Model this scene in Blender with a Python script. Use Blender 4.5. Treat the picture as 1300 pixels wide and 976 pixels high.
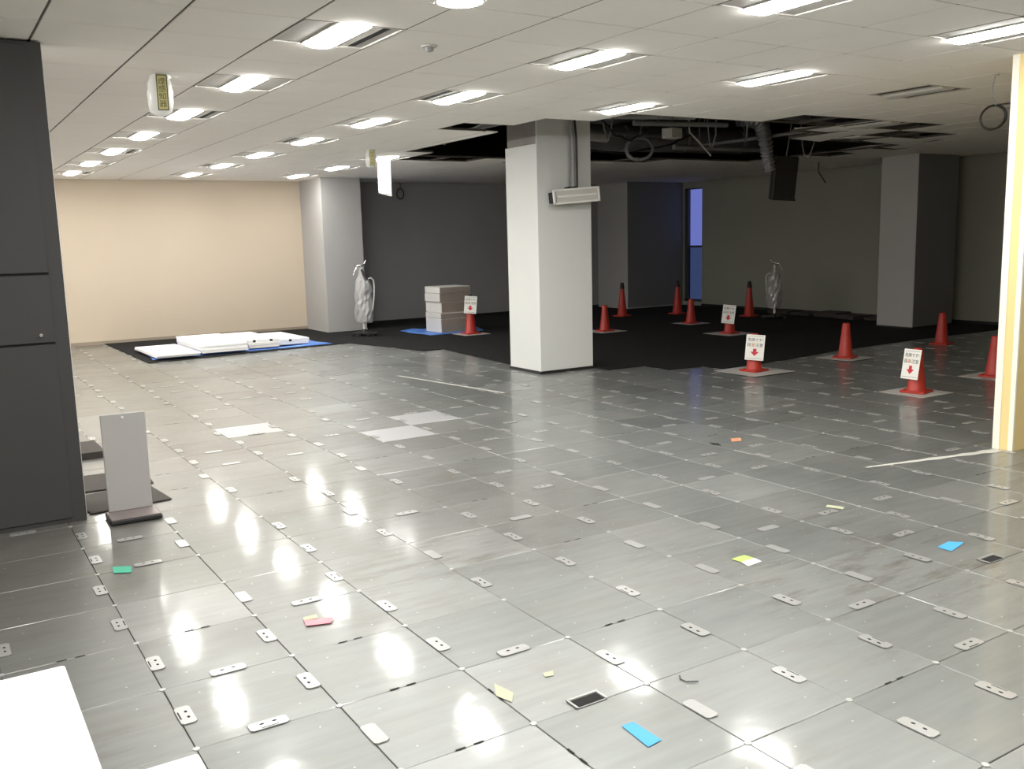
import bpy, math, random
from mathutils import Vector, Matrix

for o in list(bpy.data.objects):
    bpy.data.objects.remove(o)
scene = bpy.context.scene
COL = scene.collection
R = math.radians

# ------------------------------------------------------------------ camera
CAM_H = 1.6311
CEIL = 2.8089
PLENUM = 3.65
F_PX = 1188.14
PITCH, ROLL, YAW = R(8.8414), R(-1.4868), R(32.0452)
cp, sp, cy_, sy_ = math.cos(PITCH), math.sin(PITCH), math.cos(YAW), math.sin(YAW)
cr, sr = math.cos(ROLL), math.sin(ROLL)
right0 = Vector((cy_, -sy_, 0))
fwd = Vector((sy_ * cp, cy_ * cp, -sp))
up0 = Vector((sy_ * sp, cy_ * sp, cp))
right = right0 * cr + up0 * sr
upv = -right0 * sr + up0 * cr
cam_d = bpy.data.cameras.new('camera')
cam_d.sensor_fit = 'HORIZONTAL'
cam_d.sensor_width = 36.0
cam_d.lens = 36.0 * F_PX / 1300.0
cam_d.clip_start = 0.05
cam_d.clip_end = 200
cam = bpy.data.objects.new('camera', cam_d)
COL.objects.link(cam)
M = Matrix((right, upv, -fwd)).transposed().to_4x4()
M.translation = Vector((0, 0, CAM_H))
cam.matrix_world = M
scene.camera = cam

# ------------------------------------------------------------------ world (dusk outside the one window), exposure
world = bpy.data.worlds.new('dusk')
scene.world = world
world.use_nodes = True
wb = world.node_tree.nodes['Background']
wb.inputs[0].default_value = (0.135, 0.155, 0.36, 1)
wb.inputs[1].default_value = 1.0
LAMP = 44.0
scene.view_settings.view_transform = 'Standard'
scene.view_settings.look = 'None'
scene.view_settings.gamma = 1.0
scene.view_settings.use_curve_mapping = False
scene.view_settings.exposure = 0.70


# ------------------------------------------------------------------ pixel -> world (directions only; the plane gives the distance)
def ray(px, py):
    x = (px - 650) / F_PX
    y = -(py - 488) / F_PX
    return right * x + upv * y + fwd


def on_z(px, py, z=0.0):
    d = ray(px, py)
    t = (z - CAM_H) / d.z
    return Vector((d.x * t, d.y * t, z))


def in_view(x, y, z, m=60):
    v = Vector((x, y, z - CAM_H))
    d = v.dot(fwd)
    if d < 0.3:
        return False
    px = 650 + F_PX * v.dot(right) / d
    py = 488 - F_PX * v.dot(upv) / d
    return -m < px < 1300 + m and -m < py < 976 + m


# ------------------------------------------------------------------ mesh helpers
class MB:
    def __init__(self):
        self.v, self.f, self.mi, self.sm = [], [], [], []

    def add(self, verts, faces, mi=0, smooth=False, mat=None):
        n = len(self.v)
        for p in verts:
            p = Vector(p)
            self.v.append(tuple(mat @ p if mat else p))
        for f in faces:
            self.f.append(tuple(i + n for i in f))
            self.mi.append(mi)
            self.sm.append(smooth)
        return self

    def box(self, x0, x1, y0, y1, z0, z1, mi=0, mat=None):
        v = [(x0, y0, z0), (x1, y0, z0), (x1, y1, z0), (x0, y1, z0),
             (x0, y0, z1), (x1, y0, z1), (x1, y1, z1), (x0, y1, z1)]
        f = [(0, 3, 2, 1), (4, 5, 6, 7), (0, 1, 5, 4), (1, 2, 6, 5), (2, 3, 7, 6), (3, 0, 4, 7)]
        return self.add(v, f, mi, False, mat)

    def bbox(self, x0, x1, y0, y1, z0, z1, b=0.004, mi=0, mat=None):
        """box with chamfered top and bottom rims and vertical edges"""
        def ring(i, z):
            a, c, d, e = x0 + i, x1 - i, y0 + i, y1 - i
            k = b
            return [(a + k, d, z), (c - k, d, z), (c, d + k, z), (c, e - k, z),
                    (c - k, e, z), (a + k, e, z), (a, e - k, z), (a, d + k, z)]
        rs = [ring(b, z0), ring(0, z0 + b), ring(0, z1 - b), ring(b, z1)]
        v = [p for r in rs for p in r]
        f = [tuple(reversed(range(8))), tuple(range(24, 32))]
        for k in range(3):
            for i in range(8):
                j = (i + 1) % 8
                f.append((k * 8 + i, k * 8 + j, k * 8 + 8 + j, k * 8 + 8 + i))
        return self.add(v, f, mi, False, mat)

    def lathe(self, prof, n=16, mi=0, mat=None, smooth=True, cap=True):
        v, f = [], []
        for (r, z) in prof:
            for i in range(n):
                a = 2 * math.pi * i / n
                v.append((r * math.cos(a), r * math.sin(a), z))
        for k in range(len(prof) - 1):
            for i in range(n):
                j = (i + 1) % n
                f.append((k * n + i, k * n + j, (k + 1) * n + j, (k + 1) * n + i))
        self.add(v, f, mi, smooth, mat)
        if cap:
            self.add([v[i] for i in range(n)], [tuple(reversed(range(n)))], mi, False, mat)
            self.add([v[(len(prof) - 1) * n + i] for i in range(n)], [tuple(range(n))], mi, False, mat)
        return self

    def tube(self, pts, r, n=8, mi=0, closed=False, mat=None):
        pts = [Vector(p) for p in pts]
        m = len(pts)
        rs = r if isinstance(r, (list, tuple)) else [r] * m
        v, f = [], []
        ref = Vector((0.13, 0.31, 0.94))
        for k, p in enumerate(pts):
            a = pts[(k - 1) % m] if (closed or k > 0) else pts[k]
            b = pts[(k + 1) % m] if (closed or k < m - 1) else pts[k]
            t = (b - a).normalized()
            u = ref - t * ref.dot(t)
            if u.length < 0.05:
                u = Vector((1, 0, 0)) - t * t.x
            u.normalize()
            ref = u
            w = t.cross(u)
            for i in range(n):
                an = 2 * math.pi * i / n
                v.append(tuple(p + (u * math.cos(an) + w * math.sin(an)) * rs[k]))
        for k in range(m if closed else m - 1):
            for i in range(n):
                j = (i + 1) % n
                k2 = (k + 1) % m
                f.append((k * n + i, k * n + j, k2 * n + j, k2 * n + i))
        self.add(v, f, mi, True, mat)
        if not closed:
            self.add(v[:n], [tuple(reversed(range(n)))], mi, False, mat)
            self.add(v[-n:], [tuple(range(n))], mi, False, mat)
        return self

    def prism(self, poly, z0, z1, mi=0, mat=None):
        n = len(poly)
        v = [(x, y, z0) for x, y in poly] + [(x, y, z1) for x, y in poly]
        f = [tuple(reversed(range(n))), tuple(range(n, 2 * n))]
        for i in range(n):
            j = (i + 1) % n
            f.append((i, j, n + j, n + i))
        return self.add(v, f, mi, False, mat)

    def mesh(self, name, mats):
        me = bpy.data.meshes.new(name)
        me.from_pydata(self.v, [], self.f)
        for m in (mats if isinstance(mats, (list, tuple)) else [mats]):
            me.materials.append(m)
        me.polygons.foreach_set('material_index', self.mi)
        me.polygons.foreach_set('use_smooth', self.sm)
        me.update()
        return me

    def build(self, name, mats, parent=None, loc=None, rot=None):
        o = bpy.data.objects.new(name, self.mesh(name, mats))
        COL.objects.link(o)
        if parent:
            o.parent = parent
        if loc is not None:
            o.location = loc
        if rot is not None:
            o.rotation_euler = rot
        return o


def link_mesh(name, me, parent=None, loc=(0, 0, 0), rot=(0, 0, 0)):
    o = bpy.data.objects.new(name, me)
    COL.objects.link(o)
    o.parent = parent
    o.location = loc
    o.rotation_euler = rot
    return o


def tag(o, label=None, cat=None, group=None, kind=None):
    if label:
        o['label'] = label
    if cat:
        o['category'] = cat
    if group:
        o['group'] = group
    if kind:
        o['kind'] = kind
    return o


def empty(name, loc, rot=(0, 0, 0), label=None, cat=None, group=None):
    o = bpy.data.objects.new(name, None)
    COL.objects.link(o)
    o.empty_display_size = 0.1
    o.location = loc
    o.rotation_euler = rot
    return tag(o, label, cat, group)


def copy_tree(o, parent=None):
    c = o.copy()
    COL.objects.link(c)
    c.parent = parent
    for ch in list(o.children):
        copy_tree(ch, c)
    return c


# ------------------------------------------------------------------ materials
def mat(name, col, rough=0.5, metal=0.0, noise=0.0, nscale=8.0, bump=0.0, bscale=60.0, spec=0.5):
    m = bpy.data.materials.new(name)
    m.use_nodes = True
    nt = m.node_tree
    b = nt.nodes['Principled BSDF']
    b.inputs['Roughness'].default_value = rough
    b.inputs['Metallic'].default_value = metal
    b.inputs['Specular IOR Level'].default_value = spec
    b.inputs['Base Color'].default_value = (*col, 1)
    tc = nt.nodes.new('ShaderNodeTexCoord')
    if noise > 0:
        n = nt.nodes.new('ShaderNodeTexNoise')
        n.inputs['Scale'].default_value = nscale
        n.inputs['Detail'].default_value = 4
        nt.links.new(tc.outputs['Object'], n.inputs['Vector'])
        mx = nt.nodes.new('ShaderNodeMix')
        mx.data_type = 'RGBA'
        mx.inputs['A'].default_value = (*[c * (1 - noise) for c in col], 1)
        mx.inputs['B'].default_value = (*[min(1, c * (1 + noise)) for c in col], 1)
        nt.links.new(n.outputs['Fac'], mx.inputs['Factor'])
        nt.links.new(mx.outputs['Result'], b.inputs['Base Color'])
    if bump > 0:
        n2 = nt.nodes.new('ShaderNodeTexNoise')
        n2.inputs['Scale'].default_value = bscale
        n2.inputs['Detail'].default_value = 3
        nt.links.new(tc.outputs['Object'], n2.inputs['Vector'])
        bp = nt.nodes.new('ShaderNodeBump')
        bp.inputs['Strength'].default_value = bump
        bp.inputs['Distance'].default_value = 0.01
        nt.links.new(n2.outputs['Fac'], bp.inputs['Height'])
        nt.links.new(bp.outputs['Normal'], b.inputs['Normal'])
    return m


def emit_mat(name, col, strength):
    m = bpy.data.materials.new(name)
    m.use_nodes = True
    nt = m.node_tree
    b = nt.nodes['Principled BSDF']
    b.inputs['Base Color'].default_value = (0.8, 0.8, 0.8, 1)
    b.inputs['Emission Color'].default_value = (*col, 1)
    b.inputs['Emission Strength'].default_value = strength
    return m


def sheet_mat(name, col, transl=0.4, alpha=1.0, rough=0.25):
    """thin plastic film: diffuse + translucent + gloss, partly clear"""
    m = bpy.data.materials.new(name)
    m.use_nodes = True
    nt = m.node_tree
    nt.nodes.clear()
    out = nt.nodes.new('ShaderNodeOutputMaterial')
    d = nt.nodes.new('ShaderNodeBsdfDiffuse')
    d.inputs[0].default_value = (*col, 1)
    t = nt.nodes.new('ShaderNodeBsdfTranslucent')
    t.inputs[0].default_value = (*col, 1)
    g = nt.nodes.new('ShaderNodeBsdfGlossy')
    g.inputs['Roughness'].default_value = rough
    m1 = nt.nodes.new('ShaderNodeMixShader')
    m1.inputs[0].default_value = transl
    nt.links.new(d.outputs[0], m1.inputs[1])
    nt.links.new(t.outputs[0], m1.inputs[2])
    m2 = nt.nodes.new('ShaderNodeMixShader')
    m2.inputs[0].default_value = 0.12
    nt.links.new(m1.outputs[0], m2.inputs[1])
    nt.links.new(g.outputs[0], m2.inputs[2])
    last = m2
    if alpha < 1:
        tr = nt.nodes.new('ShaderNodeBsdfTransparent')
        m3 = nt.nodes.new('ShaderNodeMixShader')
        m3.inputs[0].default_value = alpha
        nt.links.new(tr.outputs[0], m3.inputs[1])
        nt.links.new(m2.outputs[0], m3.inputs[2])
        last = m3
    nt.links.new(last.outputs[0], out.inputs[0])
    return m


FX, FY = 0.1123, 0.4938          # floor panel lines every 0.5 m
CX, CY = 0.0677, 0.1643          # ceiling lines every 0.6 m


def floor_material():
    m = bpy.data.materials.new('steel_floor_panel')
    m.use_nodes = True
    nt = m.node_tree
    L = nt.links
    b = nt.nodes['Principled BSDF']
    geo = nt.nodes.new('ShaderNodeNewGeometry')
    # one random value per 0.5 m panel
    sub = nt.nodes.new('ShaderNodeVectorMath'); sub.operation = 'SUBTRACT'
    sub.inputs[1].default_value = (FX, FY, -10)
    L.new(geo.outputs['Position'], sub.inputs[0])
    sc = nt.nodes.new('ShaderNodeVectorMath'); sc.operation = 'MULTIPLY'
    sc.inputs[1].default_value = (2, 2, 0.01)
    L.new(sub.outputs[0], sc.inputs[0])
    fl = nt.nodes.new('ShaderNodeVectorMath'); fl.operation = 'FLOOR'
    L.new(sc.outputs[0], fl.inputs[0])
    wn = nt.nodes.new('ShaderNodeTexWhiteNoise'); wn.noise_dimensions = '3D'
    L.new(fl.outputs[0], wn.inputs['Vector'])
    ramp = nt.nodes.new('ShaderNodeValToRGB')
    e = ramp.color_ramp.elements
    e[0].position, e[0].color = 0.0, (0.25, 0.262, 0.255, 1)
    e[1].position, e[1].color = 1.0, (0.375, 0.387, 0.378, 1)
    x = e.new(0.35); x.color = (0.285, 0.298, 0.289, 1)
    x = e.new(0.93); x.color = (0.32, 0.332, 0.322, 1)
    L.new(wn.outputs['Value'], ramp.inputs[0])
    # smudges, glue residue
    n1 = nt.nodes.new('ShaderNodeTexNoise'); n1.inputs['Scale'].default_value = 1.7
    n1.inputs['Detail'].default_value = 8; n1.inputs['Roughness'].default_value = 0.65
    L.new(geo.outputs['Position'], n1.inputs['Vector'])
    r1 = nt.nodes.new('ShaderNodeValToRGB')
    r1.color_ramp.elements[0].position = 0.52
    r1.color_ramp.elements[1].position = 0.78
    L.new(n1.outputs['Fac'], r1.inputs[0])
    mx = nt.nodes.new('ShaderNodeMix'); mx.data_type = 'RGBA'
    mx.inputs['B'].default_value = (0.33, 0.30, 0.25, 1)
    k = nt.nodes.new('ShaderNodeMath'); k.operation = 'MULTIPLY'; k.inputs[1].default_value = 0.38
    L.new(r1.outputs[0], k.inputs[0])
    L.new(k.outputs[0], mx.inputs['Factor'])
    L.new(ramp.outputs[0], mx.inputs['A'])
    # brushed streaks along X
    mp = nt.nodes.new('ShaderNodeMapping'); mp.inputs['Scale'].default_value = (1.2, 9, 1)
    L.new(geo.outputs['Position'], mp.inputs['Vector'])
    n2 = nt.nodes.new('ShaderNodeTexNoise'); n2.inputs['Scale'].default_value = 2.2
    n2.inputs['Detail'].default_value = 6
    L.new(mp.outputs[0], n2.inputs['Vector'])
    r2 = nt.nodes.new('ShaderNodeMapRange')
    r2.inputs['From Min'].default_value = 0.3; r2.inputs['From Max'].default_value = 0.7
    r2.inputs['To Min'].default_value = 0.91; r2.inputs['To Max'].default_value = 1.06
    L.new(n2.outputs['Fac'], r2.inputs['Value'])
    mul = nt.nodes.new('ShaderNodeMix'); mul.data_type = 'RGBA'; mul.blend_type = 'MULTIPLY'
    mul.inputs['Factor'].default_value = 1.0
    L.new(mx.outputs['Result'], mul.inputs['A'])
    L.new(r2.outputs['Result'], mul.inputs['B'])
    # scuffs and old glue, in patches
    n4 = nt.nodes.new('ShaderNodeTexNoise'); n4.inputs['Scale'].default_value = 5.0
    n4.inputs['Detail'].default_value = 10; n4.inputs['Roughness'].default_value = 0.7
    mp4 = nt.nodes.new('ShaderNodeMapping'); mp4.inputs['Scale'].default_value = (0.5, 2.0, 1)
    L.new(geo.outputs['Position'], mp4.inputs['Vector'])
    L.new(mp4.outputs[0], n4.inputs['Vector'])
    r4 = nt.nodes.new('ShaderNodeMapRange'); r4.inputs['From Min'].default_value = 0.50; r4.inputs['From Max'].default_value = 0.64
    L.new(n4.outputs['Fac'], r4.inputs['Value'])
    n5 = nt.nodes.new('ShaderNodeTexNoise'); n5.inputs['Scale'].default_value = 0.55; n5.inputs['Detail'].default_value = 3
    L.new(geo.outputs['Position'], n5.inputs['Vector'])
    r5 = nt.nodes.new('ShaderNodeMapRange'); r5.inputs['From Min'].default_value = 0.44; r5.inputs['From Max'].default_value = 0.62
    r5.inputs['To Max'].default_value = 0.75
    L.new(n5.outputs['Fac'], r5.inputs['Value'])
    k4 = nt.nodes.new('ShaderNodeMath'); k4.operation = 'MULTIPLY'
    L.new(r4.outputs['Result'], k4.inputs[0]); L.new(r5.outputs['Result'], k4.inputs[1])
    mx4 = nt.nodes.new('ShaderNodeMix'); mx4.data_type = 'RGBA'
    mx4.inputs['B'].default_value = (0.17, 0.155, 0.13, 1)
    L.new(k4.outputs[0], mx4.inputs['Factor'])
    L.new(mul.outputs['Result'], mx4.inputs['A'])
    # brown glue film at left; tone also paints in wall reflection, dims overbright floor
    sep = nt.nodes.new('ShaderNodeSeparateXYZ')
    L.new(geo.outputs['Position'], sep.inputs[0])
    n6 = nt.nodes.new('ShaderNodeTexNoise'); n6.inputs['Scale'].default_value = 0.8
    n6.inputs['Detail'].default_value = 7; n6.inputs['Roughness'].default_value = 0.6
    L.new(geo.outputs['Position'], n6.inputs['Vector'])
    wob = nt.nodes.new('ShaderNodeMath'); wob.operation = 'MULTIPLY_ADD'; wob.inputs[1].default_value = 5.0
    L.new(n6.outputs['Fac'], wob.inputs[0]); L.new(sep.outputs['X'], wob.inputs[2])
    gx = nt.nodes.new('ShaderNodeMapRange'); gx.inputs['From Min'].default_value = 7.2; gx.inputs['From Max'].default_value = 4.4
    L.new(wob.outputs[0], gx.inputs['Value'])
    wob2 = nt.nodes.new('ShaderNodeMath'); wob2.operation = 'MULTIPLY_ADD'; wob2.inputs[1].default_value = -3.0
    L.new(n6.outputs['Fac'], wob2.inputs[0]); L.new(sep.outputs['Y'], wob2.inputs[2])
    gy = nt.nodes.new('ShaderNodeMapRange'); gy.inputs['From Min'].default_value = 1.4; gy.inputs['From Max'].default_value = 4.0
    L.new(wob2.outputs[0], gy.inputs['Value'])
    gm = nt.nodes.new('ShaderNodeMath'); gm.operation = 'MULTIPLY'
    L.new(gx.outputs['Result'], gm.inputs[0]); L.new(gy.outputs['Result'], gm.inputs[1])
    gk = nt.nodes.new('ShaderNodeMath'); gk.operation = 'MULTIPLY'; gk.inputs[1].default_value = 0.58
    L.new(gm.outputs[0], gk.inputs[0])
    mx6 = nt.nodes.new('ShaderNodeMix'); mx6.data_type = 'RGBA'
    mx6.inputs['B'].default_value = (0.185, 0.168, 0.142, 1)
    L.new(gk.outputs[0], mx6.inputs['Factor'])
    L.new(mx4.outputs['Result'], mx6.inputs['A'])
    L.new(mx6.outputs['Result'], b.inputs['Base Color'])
    b.inputs['Metallic'].default_value = 0.66
    b.inputs['Coat Weight'].default_value = 0.40
    b.inputs['Coat Roughness'].default_value = 0.10
    b.inputs['Coat IOR'].default_value = 1.5
    # roughness
    rr = nt.nodes.new('ShaderNodeMapRange')
    rr.inputs['From Min'].default_value = 0.3; rr.inputs['From Max'].default_value = 0.7
    rr.inputs['To Min'].default_value = 0.36; rr.inputs['To Max'].default_value = 0.50
    L.new(n1.outputs['Fac'], rr.inputs['Value'])
    L.new(rr.outputs['Result'], b.inputs['Roughness'])
    # fine relief
    n3 = nt.nodes.new('ShaderNodeTexNoise'); n3.inputs['Scale'].default_value = 9
    n3.inputs['Detail'].default_value = 4
    L.new(geo.outputs['Position'], n3.inputs['Vector'])
    bp = nt.nodes.new('ShaderNodeBump'); bp.inputs['Strength'].default_value = 0.075
    bp.inputs['Distance'].default_value = 0.01
    L.new(n3.outputs['Fac'], bp.inputs['Height'])
    L.new(bp.outputs['Normal'], b.inputs['Normal'])
    L.new(bp.outputs['Normal'], b.inputs['Coat Normal'])
    return m


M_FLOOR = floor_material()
M_SUB = mat('underfloor_dark', (0.05, 0.05, 0.05), 0.9)
M_PLATE = mat('cover_plate_grey', (0.47, 0.47, 0.46), 0.30, 0.5, 0.08, 30)
M_HOLE = mat('dark_hole', (0.008, 0.008, 0.008), 0.9)
M_RIM = mat('plate_rim_grey', (0.16, 0.16, 0.16), 0.5)
M_CAP = mat('corner_cap_grey', (0.50, 0.50, 0.49), 0.35, 0.4)
M_TILE = mat('ceiling_tile_white', (0.945, 0.91, 0.86), 0.95, 0, 0.03, 3, 0.05, 120)
M_TBAR = mat('ceiling_joint_grey', (0.10, 0.09, 0.08), 0.8)
M_LPANEL = mat('lamp_side_panel_grey', (0.46, 0.44, 0.41), 0.6)
M_LFRAME = mat('lamp_frame', (0.60, 0.58, 0.55), 0.7)
M_WHITE = mat('white_enamel', (0.82, 0.81, 0.78), 0.4)
M_LENS = emit_mat('lit_lens', (1.0, 0.985, 0.945), LAMP)
M_LENS_OFF = mat('unlit_lens', (0.62, 0.61, 0.58), 0.3)
M_BEIGE = mat('beige_wall', (0.57, 0.486, 0.378), 0.85, 0, 0.03, 2, 0.04, 150)
M_BEIGEDIM = mat('beige_wall_dim', (0.29, 0.293, 0.25), 0.9, 0, 0.05, 1.5, 0.05, 100)  # beige wall paint, its colour darkened for the dimly lit right wall
M_CHAR = mat('charcoal_wall', (0.32, 0.32, 0.325), 0.8, 0, 0.05, 2, 0.03, 150)
M_SHADEFACE = mat('shaded_face', (0.19, 0.19, 0.20), 0.8)  # dark tone paints the shade on the unlit pillar and pilaster fronts
M_PILLAR = mat('pillar_paint', (0.69, 0.705, 0.69), 0.7, 0, 0.03, 2, 0.03, 120)
M_PILAST = mat('pilaster_paint_grey', (0.425, 0.42, 0.412), 0.75, 0, 0.03, 2)
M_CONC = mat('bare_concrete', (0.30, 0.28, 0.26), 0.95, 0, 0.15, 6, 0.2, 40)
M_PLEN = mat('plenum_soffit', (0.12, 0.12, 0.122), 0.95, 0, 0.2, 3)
M_BLACKTRIM = mat('black_trim', (0.015, 0.015, 0.016), 0.5)
M_CARPET = mat('black_carpet', (0.022, 0.022, 0.022), 1.0, 0, 0.3, 60, 0.4, 300, 0.1)
M_CAB = mat('charcoal_cabinet', (0.040, 0.040, 0.041), 0.55, 0, 0.04, 3)
M_STEEL = mat('bright_steel', (0.72, 0.72, 0.72), 0.25, 1.0)
M_CREAM = mat('cream_partition', (0.83, 0.65, 0.30), 0.6, 0, 0.03, 4)
M_CREAMTRIM = mat('cream_white_edge', (0.90, 0.86, 0.74), 0.5)
M_RED = mat('cone_red', (0.46, 0.036, 0.025), 0.45, 0, 0.08, 12)
M_TIP = mat('cone_tip_black', (0.03, 0.02, 0.02), 0.6)
M_PAPER = mat('white_card', (0.88, 0.87, 0.83), 0.5)
M_INK = mat('ink_black', (0.012, 0.012, 0.016), 0.6)
M_INK2 = mat('ink_grey', (0.09, 0.085, 0.07), 0.6)
M_INKO = mat('ink_orange', (0.55, 0.22, 0.06), 0.6)
M_INKR = mat('ink_red', (0.60, 0.03, 0.05), 0.6)
M_SHEETB = mat('blue_tarp', (0.10, 0.25, 0.72), 0.4, 0, 0.15, 9, 0.5, 12)
M_SHEETC = mat('grey_floor_sheet', (0.52, 0.51, 0.49), 0.4, 0, 0.1, 6)
M_SLAB = mat('white_board', (0.88, 0.88, 0.88), 0.6)
M_CARTON = mat('white_carton', (0.62, 0.61, 0.585), 0.8)
M_CARTONSHADE = mat('carton_shade', (0.30, 0.26, 0.22), 0.85)  # tan-grey colour paints the shadow side of the cartons
M_GREYBOARD = mat('pale_grey_board', (0.385, 0.38, 0.375), 0.45)
M_DARKTILE = mat('dark_carpet_tile', (0.055, 0.048, 0.042), 0.95, 0, 0.3, 50, 0.3, 200)
M_BASEPLATE = mat('mauve_grey_plate', (0.20, 0.165, 0.16), 0.4, 0, 0.1, 15)
M_TABLE = mat('white_tabletop', (0.90, 0.89, 0.86), 0.4)
M_FILM = sheet_mat('clear_film', (0.60, 0.60, 0.60), 0.4, 0.8)
M_FILMW = sheet_mat('white_film', (0.92, 0.92, 0.91), 0.5, 0.96)
M_CABLE = mat('black_cable', (0.02, 0.02, 0.02), 0.5)
M_CABLEG = mat('grey_cable', (0.28, 0.28, 0.29), 0.5)
M_DUCT = mat('dark_duct', (0.16, 0.16, 0.165), 0.6, 0, 0.3, 8)
M_FOIL = mat('silver_flex_duct', (0.30, 0.30, 0.32), 0.35, 0.6, 0.2, 20)
M_LAGGING = mat('white_pipe_wrap', (0.55, 0.55, 0.53), 0.6, 0, 0.2, 20)
M_WINFRAME = mat('window_frame_dark', (0.05, 0.055, 0.065), 0.4)
M_BLUETAPE = mat('blue_tape', (0.06, 0.36, 0.80), 0.5)
M_TEALTAPE = mat('green_tape', (0.06, 0.42, 0.28), 0.5)
M_PINKTAPE = mat('pink_tape', (0.95, 0.28, 0.33), 0.5)
M_YELTAPE = mat('pale_yellow_tape', (0.46, 0.47, 0.33), 0.5)
M_LIME = mat('lime_tape', (0.42, 0.62, 0.14), 0.5)
M_LABELG = mat('olive_label', (0.10, 0.095, 0.035), 0.6)
M_LABELY = mat('yellow_ink', (0.62, 0.58, 0.28), 0.6)
M_RESIDUE = mat('white_residue', (0.52, 0.51, 0.47), 0.6, 0, 0.25, 9)
M_BASEB = mat('brown_skirting', (0.30, 0.25, 0.19), 0.6)
m = bpy.data.materials.new('window_glass')
m.use_nodes = True
nt = m.node_tree
nt.nodes.clear()
_o = nt.nodes.new('ShaderNodeOutputMaterial'); _t = nt.nodes.new('ShaderNodeBsdfTransparent')
_g = nt.nodes.new('ShaderNodeBsdfGlossy'); _g.inputs['Roughness'].default_value = 0.05
_x = nt.nodes.new('ShaderNodeMixShader'); _x.inputs[0].default_value = 0.08
_t.inputs[0].default_value = (0.85, 0.88, 1.0, 1)
nt.links.new(_t.outputs[0], _x.inputs[1]); nt.links.new(_g.outputs[0], _x.inputs[2]); nt.links.new(_x.outputs[0], _o.inputs[0])
M_GLASS = m
M_GLASS2 = m.copy()
M_GLASS2.name = 'window_glass_filmed'
for n_ in M_GLASS2.node_tree.nodes:
    if n_.type == 'BSDF_TRANSPARENT':
        n_.inputs[0].default_value = (0.42, 0.48, 0.50, 1)

# ------------------------------------------------------------------ the shell
XL, XR, YN, YF = -3.2, 15.05, -3.0, 17.5
TH = 0.15


def struct(name, mb, mats):
    return tag(mb.build(name, mats), kind='structure')


struct('wall_back', MB().box(XL - TH, 6.30, YF, YF + TH, 0, PLENUM), M_BEIGE)
struct('wall_back_dark', MB().box(6.30, XR + TH, YF, YF + TH, 0, PLENUM), M_CHAR)
# right wall with a tall window opening beside the far pilaster
WY0, WY1, WZ0, WZ1 = 15.80, 16.38, 0.10, 2.66
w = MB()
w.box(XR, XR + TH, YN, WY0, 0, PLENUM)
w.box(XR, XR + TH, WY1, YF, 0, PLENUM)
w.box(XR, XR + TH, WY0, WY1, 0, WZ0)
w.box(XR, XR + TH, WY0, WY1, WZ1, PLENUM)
struct('wall_right', w, M_BEIGEDIM)
struct('wall_left', MB().box(XL - TH, XL, YN, YF, 0, PLENUM), M_BEIGE)
struct('wall_front', MB().box(XL - TH, XR + TH, YN - TH, YN, 0, PLENUM), M_BEIGE)
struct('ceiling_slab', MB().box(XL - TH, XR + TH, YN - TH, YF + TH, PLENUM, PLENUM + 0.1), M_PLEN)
struct('baseboard_back', MB().box(XL, 6.30, YF - 0.012, YF, 0, 0.06), M_BASEB)
struct('baseboard_dark', MB().box(7.07, 13.4, YF - 0.012, YF, 0, 0.06), M_BLACKTRIM)
struct('baseboard_right', MB().box(XR - 0.012, XR, YN, WY0, 0, 0.06), M_BLACKTRIM)

# window_1
wf = MB()
t = 0.05
xg0, xg1 = XR + 0.03, XR + 0.10
wf.box(xg0, xg1, WY0, WY0 + t * 0.6, WZ0, WZ1)
wf.box(xg0, xg1, WY1 - t * 2.0, WY1, WZ0, WZ1)
wf.box(xg0, xg1, WY0, WY1, WZ0, WZ0 + t)
wf.box(xg0, xg1, WY0, WY1, WZ1 - t * 0.5, WZ1)
wf.box(xg0 - 0.02, xg1, WY0, WY1, 1.33, 1.375)
win = tag(wf.build('window_1', M_WINFRAME), kind='structure')
MB().box(XR + 0.06, XR + 0.066, WY0 + 0.03, WY1 - 0.1, 1.375, WZ1 - 0.025).build('pane', M_GLASS, win)
MB().box(XR + 0.06, XR + 0.066, WY0 + 0.03, WY1 - 0.1, WZ0 + t, 1.33).build('pane', M_GLASS2, win)

# partition end at the right
PX, PY0, PY1 = 6.625, 3.725, 3.865
pt = struct('wall_partition', MB().box(PX, XR, PY0, PY1, 0, CEIL), M_CREAM)
e = 0.006
MB().box(PX - e, PX + 0.03, PY1 - 0.045, PY1 + e, 0, CEIL).build('edge_trim', M_CREAMTRIM, pt)
MB().box(PX - e, PX + 0.012, PY0 - e, PY0 + 0.030, 0, CEIL).build('edge_trim', M_CREAMTRIM, pt)

# ------------------------------------------------------------------ raised access floor
rng = random.Random(7)
floor = struct('floor', MB().box(XL - TH, XR + TH, YN - TH, YF + TH, -0.12, -0.05), M_SUB)

G = 0.0012        # half joint
T_P = 0.03


def panel_geo():
    b = MB()
    h = 0.25 - G
    c = 0.012
    be = 0.002
    def ring(s, z):
        a = h - s
        return [(-a + c, -a, z), (a - c, -a, z), (a, -a + c, z), (a, a - c, z), (a - c, a, z), (-a + c, a, z), (-a, a - c, z), (-a, -a + c, z)]
    v = ring(0, -T_P) + ring(0, -be) + ring(be, 0)
    f = [tuple(range(16, 24))]
    for k in range(2):
        for i in range(8):
            j = (i + 1) % 8
            f.append((k * 8 + i, k * 8 + j, k * 8 + 8 + j, k * 8 + 8 + i))
    b.add(v, f)
    return b


def rivets(b):
    for sx in (-1, 1):
        for sy in (-1, 1):
            x, y = 0.14 * sx, 0.15 * sy
            b.add([(x + 0.0042 * math.cos(k * math.pi / 3), y + 0.0042 * math.sin(k * math.pi / 3), 0.0006) for k in range(6)],
                  [tuple(range(6))], 1)
    return b


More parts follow.
